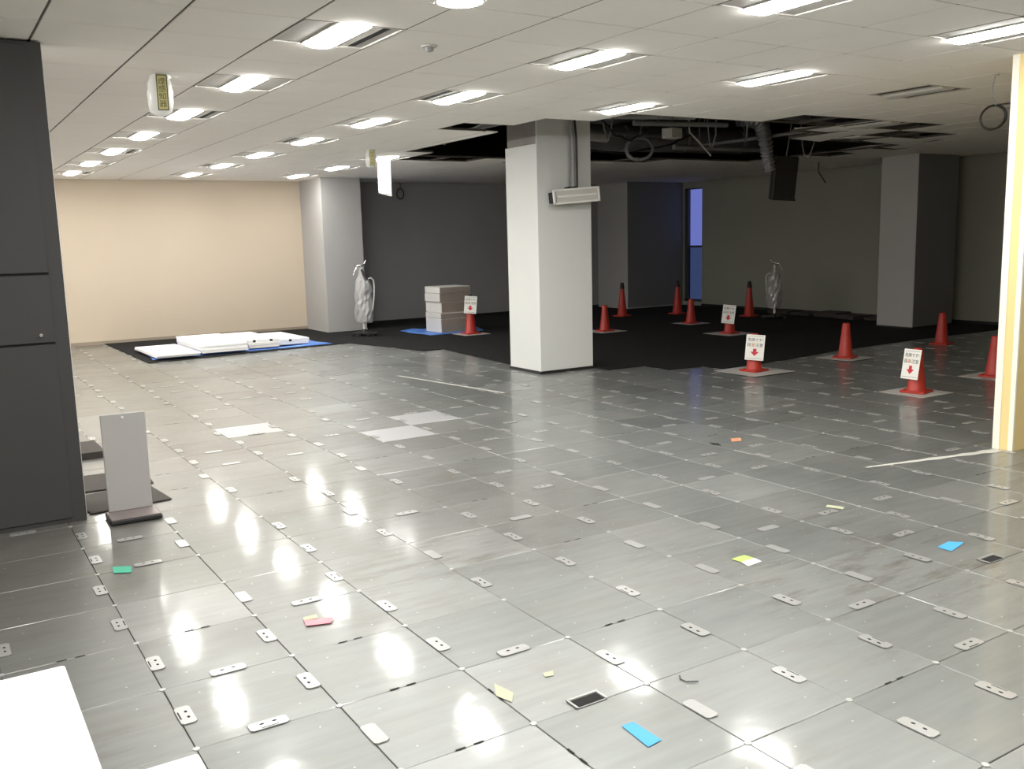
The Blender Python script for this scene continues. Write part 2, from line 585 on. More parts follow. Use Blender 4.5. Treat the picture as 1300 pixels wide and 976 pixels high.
PGEO = rivets(panel_geo())
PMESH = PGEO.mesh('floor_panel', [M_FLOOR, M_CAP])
M_PALEP = mat('pale_new_panel', (0.47, 0.47, 0.48), 0.35, 0.4, 0.05, 4)
PMESH2 = PGEO.mesh('floor_panel', [M_PALEP, M_CAP])
PALE = {(math.floor((x - FX) / 0.5), math.floor((y - FY) / 0.5)) for x, y in ((2.3, 8.2), (3.3, 7.25), (3.9, 7.7))}


def plate_geo(holes=2, notch=True):
    """cable outlet cover, long axis Y"""
    b = MB()
    L_, W_, c = 0.068, 0.027, 0.010
    poly = [(-W_ + c, -L_), (W_ - c, -L_), (W_, -L_ + c), (W_, L_ - c), (W_ - c, L_), (-W_ + c, L_), (-W_, L_ - c), (-W_, -L_ + c)]
    rim = [(x * 1.07, y * 1.035) for x, y in poly]
    b.prism(rim, 0.0003, 0.0008, 2)
    b.prism(poly, 0.0005, 0.0030, 0)
    for k in range(holes):
        yy = (-0.022, 0.022)[k]
        b.add([(0.006 + 0.006 * math.cos(a * math.pi / 3), yy + 0.0095 * math.sin(a * math.pi / 3), 0.0033) for a in range(6)],
              [tuple(range(6))], 1)
    if notch:
        b.add([(-W_ + 0.004, -0.03, 0.0033), (-W_ + 0.009, -0.03, 0.0033), (-W_ + 0.009, 0.03, 0.0033), (-W_ + 0.004, 0.03, 0.0033)], [(0, 1, 2, 3)], 1)
    return b


def plain_plate():
    return plate_geo(0, False)


PL2 = plate_geo().mesh('cover_plate', [M_PLATE, M_HOLE, M_RIM])
PL1 = plate_geo(2, False).mesh('cover_plate', [M_PLATE, M_HOLE, M_RIM])
PL0 = plain_plate().mesh('cover_plate', [M_PLATE, M_HOLE, M_RIM])


def slot_geo():
    b = MB()
    for s in (-1, 1):
        b.add([(-0.0045, s * 0.034 - 0.019, 0.0008), (0.0045, s * 0.034 - 0.019, 0.0008), (0.0045, s * 0.034 + 0.019, 0.0008), (-0.0045, s * 0.034 + 0.019, 0.0008)], [(0, 1, 2, 3)])
    return b


SLOT = slot_geo().mesh('finger_slot', [M_HOLE])
capg = MB()
capg.prism([(0.0125 * math.cos(a * math.pi / 4 + 0.39), 0.0125 * math.sin(a * math.pi / 4 + 0.39)) for a in range(8)], -0.004, 0.0012)
CAPM = capg.mesh('corner_cap', [M_CAP])

# carpet outline (bare floor everywhere else)
CARPET = [(2.62, 17.485), (2.66, 14.02), (5.90, 14.42), (6.28, 12.52), (6.62, 12.52), (6.42, 10.04), (7.07, 10.04), (7.07, 9.05),
          (7.61, 9.02), (7.61, 8.55), (8.12, 8.50), (8.12, 8.18), (9.35, 8.25), (10.55, 8.44), (12.25, 8.50), (15.03, 8.45),
          (15.03, 16.40), (13.385, 16.40), (13.385, 17.485), (7.085, 17.485), (7.085, 16.385), (6.285, 16.385), (6.285, 17.485)]


def inside(x, y, poly):
    c = False
    n = len(poly)
    for i in range(n):
        x1, y1 = poly[i]
        x2, y2 = poly[(i + 1) % n]
        if (y1 > y) != (y2 > y) and x < (x2 - x1) * (y - y1) / (y2 - y1) + x1:
            c = not c
    return c


B_PLATES = [(293, 858), (340, 918), (660, 831), (190, 720), (170, 690), (1228, 817), (1153, 680), (1052, 647), (1100, 768), (400, 787)]
B_SLOTS = [(252, 800), (445, 814), (508, 873), (595, 947), (778, 790), (1133, 863), (110, 838)]
A_SLOTS = [(628, 884), (733, 960)]
OPEN_BOX = [(745, 889), (1258, 710)]


def edge_key(p, kind):
    if kind == 'B':
        return (round((p.x - FX) / 0.5 - 0.5), round((p.y - FY) / 0.5))
    return (round((p.x - FX) / 0.5), round((p.y - FY) / 0.5 - 0.5))


BK = {}
for q in B_PLATES:
    BK[edge_key(on_z(*q), 'B')] = 'plate'
for q in B_SLOTS:
    BK[edge_key(on_z(*q), 'B')] = 'slot'
for q in OPEN_BOX:
    BK[edge_key(on_z(*q), 'B')] = 'open'
AK = {edge_key(on_z(*q), 'A'): 'slot' for q in A_SLOTS}

cells = []
for i in range(-6, 30):
    for j in range(-6, 34):
        x, y = FX + 0.5 * i + 0.25, FY + 0.5 * j + 0.25
        if x > XR - 0.1 or y > YF - 0.1 or x < XL + 0.1 or y < YN + 0.1:
            continue
        if all(inside(x + dx, y + dy, CARPET) for dx in (-0.26, 0.26) for dy in (-0.26, 0.26)):
            continue
        vis = in_view(x, y, 0, 90) and y > 0.6 and not (x < 0.6 and y > 6.2)
        cells.append((0 if vis else 1, x * sy_ + y * cy_, i, j, x, y))
cells.sort()
far_mb = MB()
far_cov = MB()
n_obj = 0
n_cov = 0
n_cap = 0
PV, PF, PMI = PGEO.v, PGEO.f, PGEO.mi
plate_src = {'p2': plate_geo(), 'p1': plate_geo(2, False), 'p0': plain_plate(), 'slot': slot_geo()}
plate_msh = {'p2': PL2, 'p1': PL1, 'p0': PL0, 'slot': SLOT}


def add_src(dst, src, mtx, remap=None):
    n = len(dst.v)
    dst.v.extend(tuple(mtx @ Vector(p)) for p in src.v)
    dst.f.extend(tuple(i + n for i in f) for f in src.f)
    dst.mi.extend([(remap[k] if remap else k) for k in src.mi])
    dst.sm.extend(src.sm)


for nv, dist, i, j, x, y in cells:
    tx, ty = rng.gauss(0, 0.0016), rng.gauss(0, 0.0016)
    z = rng.uniform(-0.0006, 0)
    rot = (tx, ty, 0)
    po = None
    if nv == 0 and n_obj < 300:
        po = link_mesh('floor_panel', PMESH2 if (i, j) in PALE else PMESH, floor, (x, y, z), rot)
        n_obj += 1
    else:
        add_src(far_mb, PGEO, Matrix.Translation((x, y, z)) @ Matrix.Rotation(tx, 4, 'X') @ Matrix.Rotation(ty, 4, 'Y'))
    # covers on the low-X edge (long along Y) and on the low-Y edge (long along X)
    a = AK.get((i, j))
    if a is None:
        r = rng.random()
        a = 'p2' if r < 0.40 else 'p1' if r < 0.62 else 'p0' if r < 0.84 else None
    bk = BK.get((i, j))
    if bk is None:
        if dist < 5.0 and nv == 0:
            bk = None
        else:
            r = rng.random()
            bk = 'p1' if r < 0.14 else 'p0' if r < 0.26 else 'slot' if r < 0.44 else None
    elif bk == 'plate':
        bk = rng.choice(('p1', 'p2', 'p1'))
    elif bk == 'open':
        bk = None
    side = rng.choice((0.024, 0.028, -0.024)) if a != 'slot' else 0.0
    todo = []
    if a:
        todo.append((a, Vector((-0.25 + side, 0, 0.0012)), math.pi if side < 0 else 0.0))
    if bk:
        todo.append((bk, Vector((0, -0.25 + (0.022 if bk != 'slot' else 0.0), 0.0012)), math.pi / 2))
    for kname, off, rz in todo:
        if po is not None and n_cov < 300:
            link_mesh('cover_plate' if kname != 'slot' else 'finger_slot', plate_msh[kname], po, off, (0, 0, rz))
            n_cov += 1
        else:
            add_src(far_cov, plate_src[kname], Matrix.Translation((x, y, z)) @ Matrix.Translation(off) @ Matrix.Rotation(rz, 4, 'Z'),
                    {0: 1} if kname == 'slot' else None)
    capo = Vector((-0.25, -0.25, 0.001))
    if po is not None and n_cap < 150:
        link_mesh('corner_cap', CAPM, po, capo)
        n_cap += 1
    else:
        add_src(far_cov, capg, Matrix.Translation(Vector((x, y, z)) + capo), {0: 3})
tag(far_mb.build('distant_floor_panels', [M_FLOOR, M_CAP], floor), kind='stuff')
tag(far_cov.build('distant_cover_plates', [M_PLATE, M_HOLE, M_RIM, M_CAP], floor), kind='stuff')

# two outlet boxes standing open: dark recess in a pale frame
for k, q in enumerate(OPEN_BOX):
    p = on_z(*q)
    b = MB()
    hw, hd = 0.068, 0.034
    b.prism([(-hw, -hd), (hw, -hd), (hw, hd), (-hw, hd)], 0.0005, 0.0016, 0)
    b.box(-hw, hw, hd - 0.010, hd, 0.001, 0.006, 0)
    b.box(-hw, -hw + 0.008, -hd, hd, 0.001, 0.005, 0)
    b.box(hw - 0.008, hw, -hd, hd, 0.001, 0.005, 0)
    b.prism([(-hw + 0.012, -hd + 0.004), (hw - 0.010, -hd + 0.004), (hw - 0.010, hd - 0.012), (-hw + 0.012, hd - 0.012)], 0.0015, 0.0022, 1)
    o = b.build('open_floor_outlet', [M_PLATE, M_HOLE], None, (p.x, p.y, 0.002), (0, 0, 0.0))
    tag(o, ['open floor outlet with black recess and white frame beside blue tape',
            'small open floor outlet near the cream partition'][k], 'floor outlet')

# carpet
cb = MB()
cb.prism(CARPET, 0.004, 0.011)
tag(cb.build('carpet', M_CARPET), 'black carpet left on the floor around the white pillar', 'carpet')

# ------------------------------------------------------------------ ceiling
ceiling = None
tb = MB()
HOLE_FAR = 12.164


def in_hole(x, y):
    if 4.868 < x < 5.468 and 8.564 < y < 9.164:
        return True
    if 5.468 < x < 6.068:
        return 7.964 < y < HOLE_FAR - 0.6
    if 6.068 < x < 9.068:
        return 7.364 < y < HOLE_FAR
    if 9.068 < x < 9.668:
        return 7.964 < y < HOLE_FAR
    if 9.668 < x < 12.068:
        return 8.564 < y < 11.564
    return False


MISSING = set()


def cell_of(x, y):
    return (math.floor((x - CX) / 0.6), math.floor((y - CY) / 0.6))


LAMPS = []
for X in (-1.432, 0.368, 2.168, 3.968, 5.768):  # the two leftmost rows are out of view, added to brighten the room
    for k in range(-2, 8):  # rows run on behind the camera with unseen lamps added for light
        Y = 3.464 + 1.8 * k
        if X == 5.768 and 8 < Y < 12:
            continue
        if X < 1 and abs(Y - 5.264) < 0.1:
            continue
        if X == -1.432 and Y < 0:
            continue
        LAMPS.append((X, Y))
OFF_LAMPS = [(7.568, 5.264), (9.368, 5.264), (9.368, 7.064)]
lampcells = {cell_of(x, y) for x, y in LAMPS + OFF_LAMPS}

ZT = CEIL
x0i, x1i = math.floor((XL - CX) / 0.6), math.floor((XR - CX) / 0.6)
y0i, y1i = math.floor((YN - CY) / 0.6), math.floor((YF - CY) / 0.6)
tiles = []
for i in range(x0i, x1i + 1):
    for j in range(y0i, y1i + 1):
        x, y = CX + 0.6 * (i + 0.5), CY + 0.6 * (j + 0.5)
        if in_hole(x, y) or (i, j) in lampcells:
            continue
        xa, xb = max(XL, x - 0.3), min(XR, x + 0.3)
        ya, yb = max(YN, y - 0.3), min(YF, y + 0.3)
        if xb - xa < 0.03 or yb - ya < 0.03:
            continue
        tiles.append((0 if in_view(x, y, CEIL, 60) else 1, x * sy_ + y * cy_, i, j, xa, xb, ya, yb))
        # joints above the tile edges
for i in range(x0i, x1i + 2):
    X = CX + 0.6 * i
    if XL < X < XR:
        run = None
        for j in range(y0i, y1i + 2):
            y = CY + 0.6 * (j + 0.5)
            ok = j <= y1i and not (in_hole(X - 0.3, y) and in_hole(X + 0.3, y))
            if ok and run is None:
                run = CY + 0.6 * j
            if not ok and run is not None:
                tb.box(X - 0.012, X + 0.012, max(YN, run), min(YF, CY + 0.6 * j), ZT + 0.004, ZT + 0.030)
                run = None
for j in range(y0i, y1i + 2):
    Y = CY + 0.6 * j
    if YN < Y < YF:
        run = None
        for i in range(x0i, x1i + 2):
            x = CX + 0.6 * (i + 0.5)
            ok = i <= x1i and not (in_hole(x, Y - 0.3) and in_hole(x, Y + 0.3))
            if ok and run is None:
                run = CX + 0.6 * i
            if not ok and run is not None:
                tb.box(max(XL, run), min(XR, CX + 0.6 * i), Y - 0.012, Y + 0.012, ZT + 0.006, ZT + 0.028)
                run = None
ceiling = tag(tb.build('ceiling', M_TBAR), kind='structure')

GX, GY = 0.0060, 0.0056


def tile_geo(w, d):
    b = MB()
    v = []
    a, c = w / 2 - GX, d / 2 - GY
    for s, z in ((0, 0.015), (0, 0.003), (0.003, 0)):
        v += [(-a + s, -c + s, z), (a - s, -c + s, z), (a - s, c - s, z), (-a + s, c - s, z)]
    f = [(3, 2, 1, 0)][:0]
    f += [(0, 1, 2, 3), (11, 10, 9, 8)]
    for k in range(2):
        for q in range(4):
            r_ = (q + 1) % 4
            f.append((k * 4 + r_, k * 4 + q, k * 4 + 4 + q, k * 4 + 4 + r_))
    return b.add(v, f)


TG = tile_geo(0.6, 0.6)
TILEM = TG.mesh('ceiling_tile', [M_TILE])
tiles.sort()
far_t = MB()
nt_ = 0
SKEW = {cell_of(8.4, 7.1): (0.02, 0.03, 0.0), cell_of(9.3, 7.7): (0.05, 0.02, 0.03), cell_of(10.0, 8.2): (-0.06, 0.03, 0.02),
        cell_of(10.6, 8.2): (0.05, -0.04, 0.03), cell_of(11.2, 8.3): (0.03, 0.06, 0.0), cell_of(11.8, 8.3): (-0.05, 0.02, 0.04),
        cell_of(12.3, 9.0): (0.04, 0.03, 0.02), cell_of(12.3, 9.6): (-0.04, 0.05, 0.02)}
GONE = {cell_of(8.3, 6.9), cell_of(9.0, 7.05), cell_of(9.9, 7.3), cell_of(10.5, 7.5), cell_of(11.1, 7.9), cell_of(12.3, 10.2), cell_of(6.9, 12.5), cell_of(8.1, 12.5),
        cell_of(8.7, 12.5), cell_of(9.9, 11.9), cell_of(6.3, 12.5)}
for nv, dist, i, j, xa, xb, ya, yb in tiles:
    if (i, j) in GONE:
        continue
    full = (xb - xa > 0.599 and yb - ya > 0.599)
    rot = (rng.gauss(0, 0.001), rng.gauss(0, 0.001), 0)
    z = ZT + rng.uniform(0, 0.0015)
    if (i, j) in SKEW:
        rot = SKEW[(i, j)]
        z += 0.012
    if full and nv == 0 and nt_ < 300:
        link_mesh('ceiling_tile', TILEM, ceiling, ((xa + xb) / 2, (ya + yb) / 2, z), rot)
        nt_ += 1
    else:
        g = TG if full else tile_geo(xb - xa, yb - ya)
        add_src(far_t, g, Matrix.Translation(((xa + xb) / 2, (ya + yb) / 2, z)) @ Matrix.Rotation(rot[0], 4, 'X') @ Matrix.Rotation(rot[1], 4, 'Y'))
tag(far_t.build('distant_ceiling_tiles', M_TILE, ceiling), kind='stuff')
# cut tiles along the left rim of the opening
for j in range(2, 6):
    Y = CY + 0.6 * (13 + j)
    tile_geo(0.17, 0.6).build('ceiling_tile', M_TILE, ceiling, (5.468 + 0.09, Y + 0.3, ZT))


# ------------------------------------------------------------------ recessed lights (0.6 m module: lens, two grey side panels, air slot)
def lens_geo():
    b = MB()
    n = 8
    L_, W_ = 0.285, 0.092
    v, f = [], []
    for k in range(n + 1):
        a = math.pi * k / n
        xx, zz = -W_ * math.cos(a), -0.022 * math.sin(a)
        v += [(xx, -L_, zz), (xx, L_, zz)]
    for k in range(n):
        f.append((2 * k, 2 * k + 2, 2 * k + 3, 2 * k + 1))
    f.append(tuple(2 * k for k in range(n + 1))[::-1])
    f.append(tuple(2 * k + 1 for k in range(n + 1)))
    b.add(v, f, 0, False)
    return b


LENS = lens_geo().mesh('lens', [M_LENS])
LENS_OFF = lens_geo().mesh('lens', [M_LENS_OFF])
fr = MB()
h = 0.294
for (a, b_, c, d) in ((-h, -h + 0.012, -h, h), (h - 0.012, h, -h, h), (-h, h, -h, -h + 0.010), (-h, h, h - 0.010, h),
                      (-0.110, -0.096, -h, h), (0.096, 0.110, -h, h)):
    fr.box(a, b_, c, d, -0.001, 0.025)
fr.box(-h, h, -h, h, 0.022, 0.028)
FRAME = fr.mesh('frame', [M_LFRAME])
spn = MB()
spn.box(-0.085, 0.085, -0.282, 0.282, 0.006, 0.012)
SIDE = spn.mesh('side_panel', [M_LPANEL])
sl = MB()
sl.box(-0.020, 0.020, -0.26, 0.26, 0.003, 0.008)
SLOTM = sl.mesh('air_slot', [M_HOLE])


def make_light(x, y, lit, slots, label, group):
    r = empty('ceiling_light', (x, y, ZT), (0, 0, 0), label, 'ceiling light', group)
    link_mesh('frame', FRAME, r)
    link_mesh('lens', LENS if lit else LENS_OFF, r)
    for s in (-1, 1):
        link_mesh('side_panel', SIDE, r, (s * 0.196, 0, 0))
    for s in slots:
        link_mesh('air_slot', SLOTM, r, (s, 0, 0))
    return r


ORD = ['first', 'second', 'third', 'fourth', 'fifth', 'sixth', 'seventh', 'eighth', 'ninth', 'tenth']
ROWS = {-1.432: 'added unseen row behind the charcoal cabinet', 0.368: 'added unseen row over the charcoal cabinet', 2.168: 'row nearest the charcoal cabinet', 3.968: 'middle row',
        5.768: 'row beside the white pillar'}
rank = {}
for x, y in sorted(LAMPS, key=lambda q: -q[1]):
    rank[x] = rank.get(x, -1) + 1
    ix = round((x - 0.368) / 1.8)
    iy = round((y - 3.464) / 1.8)
    slots = (0.20,) if (ix == 1 and iy % 2 == 1) else (-0.20,) if (ix == 2 and iy % 2 == 0 and iy > 0) else ()
    make_light(x, y, True, slots, '%s lit ceiling light from the beige wall, %s' % (ORD[rank[x]], ROWS[x]), 'lit ceiling lights')
for (x, y), lab in zip(OFF_LAMPS, ('near the hanging cable coil', 'over the far bare floor', 'near the skewed tiles')):
    make_light(x, y, False, (-0.2, 0.2), 'unlit recessed ceiling unit with dark air slots ' + lab, 'unlit ceiling units')

# round downlight at the top of the frame
p = on_z(584, 2, CEIL)
dl = empty('round_downlight', (p.x, p.y, ZT), (0, 0, 0), 'round lit downlight set in a ceiling tile', 'ceiling light')
MB().lathe([(0.115, -0.001), (0.125, -0.006), (0.13, 0.0)], 24, cap=False).build('rim', M_WHITE, dl)
MB().lathe([(0.0001, -0.022), (0.05, -0.019), (0.09, -0.011), (0.115, -0.001)], 24, cap=False).build('lens', emit_mat('lit_round_lens', (1, .985, .945), 30), dl)

# smoke detector
p = on_z(545, 58, CEIL)
sd = empty('smoke_detector', (p.x, p.y, ZT), (0, 0, 0), 'small round smoke detector on the ceiling tile', 'detector')
MB().lathe([(0.052, 0.0), (0.052, -0.006), (0.040, -0.012)], 20).build('mounting_ring', M_LPANEL, sd)
MB().lathe([(0.028, -0.012), (0.026, -0.030), (0.014, -0.036)], 16).build('sensor_head', M_CABLEG, sd)

# ------------------------------------------------------------------ pillars
def pillar(name, x0, x1, y0, y1, label, body_top, m_body, z0=0.0):
    r = empty(name, ((x0 + x1) / 2, (y0 + y1) / 2, 0), (0, 0, 0), label, 'pillar')
    hx, hy = (x1 - x0) / 2, (y1 - y0) / 2
    MB().bbox(-hx, hx, -hy, hy, 0.03, body_top, 0.004).build('casing', m_body, r)
    MB().box(-hx + 0.02, hx - 0.02, -hy + 0.02, hy - 0.02, body_top - 0.002, PLENUM).build('concrete_core', M_CONC, r)
    MB().box(-hx + 0.004, hx - 0.004, -hy, -hy + 0.018, body_top - 0.001, PLENUM - 0.01).build('upper_front_board', m_body, r)
    MB().box(-hx - 0.006, hx + 0.006, -hy - 0.006, hy + 0.006, z0, 0.032).build('base_strip', M_BLACKTRIM, r)
    return r


pillar('square_pillar', 6.26, 7.05, 9.33, 10.02, 'white square pillar standing where the black carpet begins', 2.725, M_PILLAR)
pl2 = pillar('square_pillar', 13.66, 14.74, 9.44, 10.12, 'square pillar close to the right wall in the dark area', PLENUM - 0.2, M_PILAST, 0.0115)

MB().box(-0.535, 0.535, -0.344, -0.34, 0.033, CEIL + 0.3).build('shaded_front', M_SHADEFACE, pl2)  # thin skin, its dark colour stands in for shade on the front


def pilaster(x0, x1, y0, label, dark=False):
    r = empty('pilaster', ((x0 + x1) / 2, (y0 + YF) / 2, 0), (0, 0, 0), label, 'pilaster')
    hx, hy = (x1 - x0) / 2, (YF - y0) / 2
    MB().bbox(-hx, hx, -hy, hy - 0.002, 0.03, PLENUM - 0.01, 0.004).build('shaft', M_PILAST, r)
    MB().box(-hx - 0.005, hx + 0.005, -hy - 0.005, hy - 0.002, 0.0, 0.032).build('base_strip', M_PILAST, r)
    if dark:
        MB().box(-hx + 0.004, hx, -hy - 0.004, -hy, 0.033, PLENUM - 0.02).build('shaded_front', M_SHADEFACE, r)  # shade of the unlit front, put into the colour of a thin skin


pilaster(6.30, 7.07, 16.40, 'grey painted pilaster between the beige wall and the charcoal wall')
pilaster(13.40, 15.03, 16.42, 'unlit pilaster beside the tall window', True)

# ------------------------------------------------------------------ charcoal cabinet wall at the left
cbn = empty('service_cabinet', (-0.8, 6.25, 0), (0, 0, 0), 'tall charcoal service cabinet reaching the ceiling', 'cabinet')
MB().box(-1.5, 1.52, -0.16, 0.30, 0, CEIL - 0.012).build('body', M_CAB, cbn)
MB().box(-1.5, 1.54, -0.02, 0.30, 0.0, CEIL - 0.004).build('side_jamb', M_WHITE, cbn)
for nm, z0, z1 in (('upper_panel', 1.506, 2.78), ('access_door', 1.100, 1.494), ('lower_panel', 0.03, 1.088)):
    d = MB().bbox(-1.42, 1.445, -0.172, -0.158, z0, z1, 0.003).build(nm, M_CAB, cbn)
    if nm == 'access_door':
        km = Matrix.Translation((1.37, -0.172, 1.145)) @ Matrix.Rotation(R(90), 4, 'X')
        MB().lathe([(0.013, 0.0), (0.013, 0.010), (0.009, 0.014)], 14, mat=km).build('knob', M_STEEL, d)
        km = Matrix.Translation((1.175, -0.172, 1.465)) @ Matrix.Rotation(R(90), 4, 'X')
        MB().lathe([(0.010, 0.0), (0.010, 0.006)], 12, mat=km).build('lock', M_STEEL, d)
MB().box(-1.42, 1.445, -0.1605, -0.1595, 1.088, 1.100).build('shadow_gap', M_HOLE, cbn)
MB().box(-1.42, 1.445, -0.1605, -0.1595, 1.494, 1.506).build('shadow_gap', M_HOLE, cbn)

# ------------------------------------------------------------------ white tables by the camera
def table(name, x0, x1, y0, y1, z, label):
    r = empty(name, ((x0 + x1) / 2, (y0 + y1) / 2, 0), (0, 0, 0), label, 'table')
    hx, hy = (x1 - x0) / 2, (y1 - y0) / 2
    MB().bbox(-hx, hx, -hy, hy, z - 0.028, z, 0.003).build('tabletop', M_TABLE, r)
    MB().box(-hx + 0.04, hx - 0.04, -hy + 0.04, hy - 0.04, z - 0.07, z - 0.028).build('apron', M_LPANEL, r)
    for sx in (-1, 1):
        for sy in (-1, 1):
            MB().lathe([(0.018, 0.003), (0.018, z - 0.028)], 12, mat=Matrix.Translation((sx * (hx - 0.06), sy * (hy - 0.06), 0))).build('leg', M_CABLEG, r)


table('white_table', -1.0, 0.186, 1.70, 2.205, 0.72, 'white table standing nearer the charcoal cabinet')
table('white_table', -0.86, 0.342, 0.98, 1.658, 0.72, 'white table farther from the charcoal cabinet, jutting past the other white table')

# ------------------------------------------------------------------ traffic cones and warning cards
def cone_tree(hgt, base, rb, rt, dark_tip):
    r = empty('traffic_cone', (0, 0, 0))
    MB().bbox(-base / 2, base / 2, -base / 2, base / 2, 0.0, 0.022, 0.006).build('base', M_RED, r)
    prof = [(rb * 1.12, 0.02), (rb, 0.035), (rt + 0.25 * (rb - rt), hgt * 0.72), (rt, hgt - 0.012), (rt * 0.8, hgt)]
    MB().lathe(prof, 24).build('cone_body', M_RED, r)
    if dark_tip:
        MB().lathe([(rt + 0.018, hgt * 0.82), (rt + 0.003, hgt + 0.002), (rt * 0.8, hgt + 0.004)], 20).build('tip', M_TIP, r)
    return r


small = cone_tree(0.445, 0.25, 0.090, 0.046, False)
tall = cone_tree(0.68, 0.28, 0.10, 0.030, True)
used = {'s': False, 't': False}


def put_cone(kind, px, py, rz, label, group=None, z=0.0, pos=None):
    src = small if kind == 's' else tall
    o = src if not used[kind] else copy_tree(src)
    used[kind] = True
    p = pos if pos else on_z(px, py, 0)
    o.location = (p[0], p[1], z)
    o.rotation_euler = (0, 0, rz)
    tag(o, label, 'traffic cone')
    if group:
        o['group'] = group
    return Vector((p[0], p[1], z))


def text_mesh(body, size, align='CENTER', bold=0.0):
    cu = bpy.data.curves.new('t', 'FONT')
    cu.body = body
    cu.size = size
    cu.align_x = align
    cu.align_y = 'CENTER'
    cu.extrude = 0.0004
    cu.offset = bold
    cu.resolution_u = 2
    ob = bpy.data.objects.new('t', cu)
    COL.objects.link(ob)
    dg = bpy.context.evaluated_depsgraph_get()
    me = bpy.data.meshes.new_from_object(ob.evaluated_get(dg))
    bpy.data.objects.remove(ob)
    bpy.data.curves.remove(cu)
    return me


T1 = text_mesh('危険です!', 0.041); T1.materials.clear(); T1.materials.append(M_INK)
T2 = []
for q, ch in enumerate('段差注意'):
    me = text_mesh(ch, 0.046)
    me.materials.clear()
    me.materials.append(M_INKO if q == 1 else M_INK2)
    T2.append((me, (q - 1.5) * 0.046))
SW, SH = 0.213, 0.300


def sign_tree():
    """card in local XZ plane, face towards -Y, origin at its bottom middle"""
    r = empty('warning_card', (0, 0, 0))
    MB().box(-SW / 2, SW / 2, -0.0015, 0.0015, 0, SH).build('card', M_PAPER, r)
    for z in (0.020, SH - 0.022):
        MB().box(-SW / 2 + 0.014, SW / 2 - 0.014, -0.0022, -0.0015, z, z + 0.003).build('border_line', M_INK2, r)
    link_mesh('heading', T1, r, (0, -0.0024, 0.238), (R(90), 0, 0))
    for me, xx in T2:
        link_mesh('character', me, r, (xx, -0.0024, 0.176), (R(90), 0, 0))
    a = MB()
    am = Matrix.Translation((0, -0.0018, 0)) @ Matrix.Rotation(R(90), 4, 'X')
    a.prism([(-0.019, 0.135), (0.019, 0.135), (0.019, 0.098), (0.048, 0.098), (0.0, 0.050), (-0.048, 0.098), (-0.019, 0.098)], 0.0, 0.0006, mat=am)
    a.build('arrow', M_INKR, r)
    return r


sign0 = sign_tree()
sign_used = False


def put_sign(base, z, rz, tilt, label, off, roll=0.0):
    global sign_used
    o = copy_tree(sign0) if sign_used else sign0
    sign_used = True
    d = Vector((math.sin(rz), -math.cos(rz), 0))       # outward (face) direction
    o.location = base + d * off + Vector((0, 0, z))
    o.rotation_euler = (-tilt, roll, rz)
    tag(o, label, 'sign')


def floor_sheet(px, py, size, rz, label, z=0.0, pos=None):
    p = pos if pos else on_z(px, py, 0)
    h = size / 2
    b = MB().prism([(-h, -h), (h, -h), (h, h), (-h, h)], 0, 0.003)
    tag(b.build('floor_sheet', M_SHEETC, None, (p[0], p[1], z), (0, 0, rz)), label, 'sheet', 'grey squares under the cones')


CZ = 0.0110    # top of carpet
face = -YAW    # rotation that turns a card to the camera
# with cards
b = put_cone('s', 957, 472, 0.1, 'red cone carrying a white warning card where the carpet ends near the pillar', z=0.013)
floor_sheet(957, 472, 0.66, 0.0, 'grey floor square under the carded cone at the carpet edge', 0.010)
put_sign(b, 0.140, -0.83, 0.17, 'white card with a red down arrow on the cone at the carpet edge', 0.105, R(4))
b = put_cone('s', 1163, 498, 0.25, 'red cone carrying a white warning card on bare floor before the cream partition', z=0.004)
floor_sheet(1163, 498, 0.50, 0.0, 'pale grey floor square under the carded cone on bare floor', 0.001)
put_sign(b, 0.140, -1.72, 0.17, 'white card with a red down arrow on the cone before the cream partition', 0.105, R(-1))
b = put_cone('s', 926, 424, 0.1, 'red cone carrying a white warning card deep in the black carpet', z=CZ + 0.0032)
floor_sheet(926, 424, 0.60, 0.0, 'grey floor square under the carded cone deep in the carpet', CZ)
put_sign(b, 0.17, -1.10, 0.17, 'white card with a red down arrow on the cone deep in the carpet', 0.105, R(4))
b = put_cone('t', 598, 424.5, 0.0, 'red cone carrying a white warning card beside the stacked cartons', z=CZ + 0.0032)
floor_sheet(598, 424.5, 0.50, 0.0, 'grey floor square under the carded cone beside the cartons', CZ)
put_sign(b, 0.36, -0.60, 0.12, 'white card with a red down arrow on the cone beside the cartons', 0.095, R(5))
# plain
put_cone('s', 1073, 455, 0.3, 'plain red cone standing on the straight carpet edge', z=0.013)
floor_sheet(1073, 455, 0.52, 0.05, 'grey floor square under the plain cone on the carpet edge', 0.010)
put_cone('s', 1195, 437, 0.2, 'plain red cone before the dark pillar at the right wall', z=0.001)
put_cone('s', 1262, 478, 0.2, 'plain red cone half hidden by the cream partition', z=0.004)
floor_sheet(1262, 478, 0.52, 0.0, 'grey floor square half hidden by the cream partition', 0.001)
put_cone('s', 768, 421, 0.0, 'plain red cone beside the white pillar', z=CZ + 0.0032)
floor_sheet(768, 421, 0.55, 0.0, 'grey floor square under the cone beside the white pillar', CZ)
put_cone('s', 877, 411, 0.0, 'plain red cone before the tall window', z=CZ + 0.0032)
floor_sheet(877, 411, 0.50, 0.0, 'grey floor square under the cone before the tall window', CZ)
put_cone('t', 790, 402, 0.2, 'tall dark-tipped red cone behind the white pillar', z=CZ)
put_cone('t', 860, 399, 0.1, 'tall dark-tipped red cone beside the tall window', z=CZ)
put_cone('t', 951, 402, 0.1, 'tall dark-tipped red cone near the wrapped stand by the right wall', z=CZ)


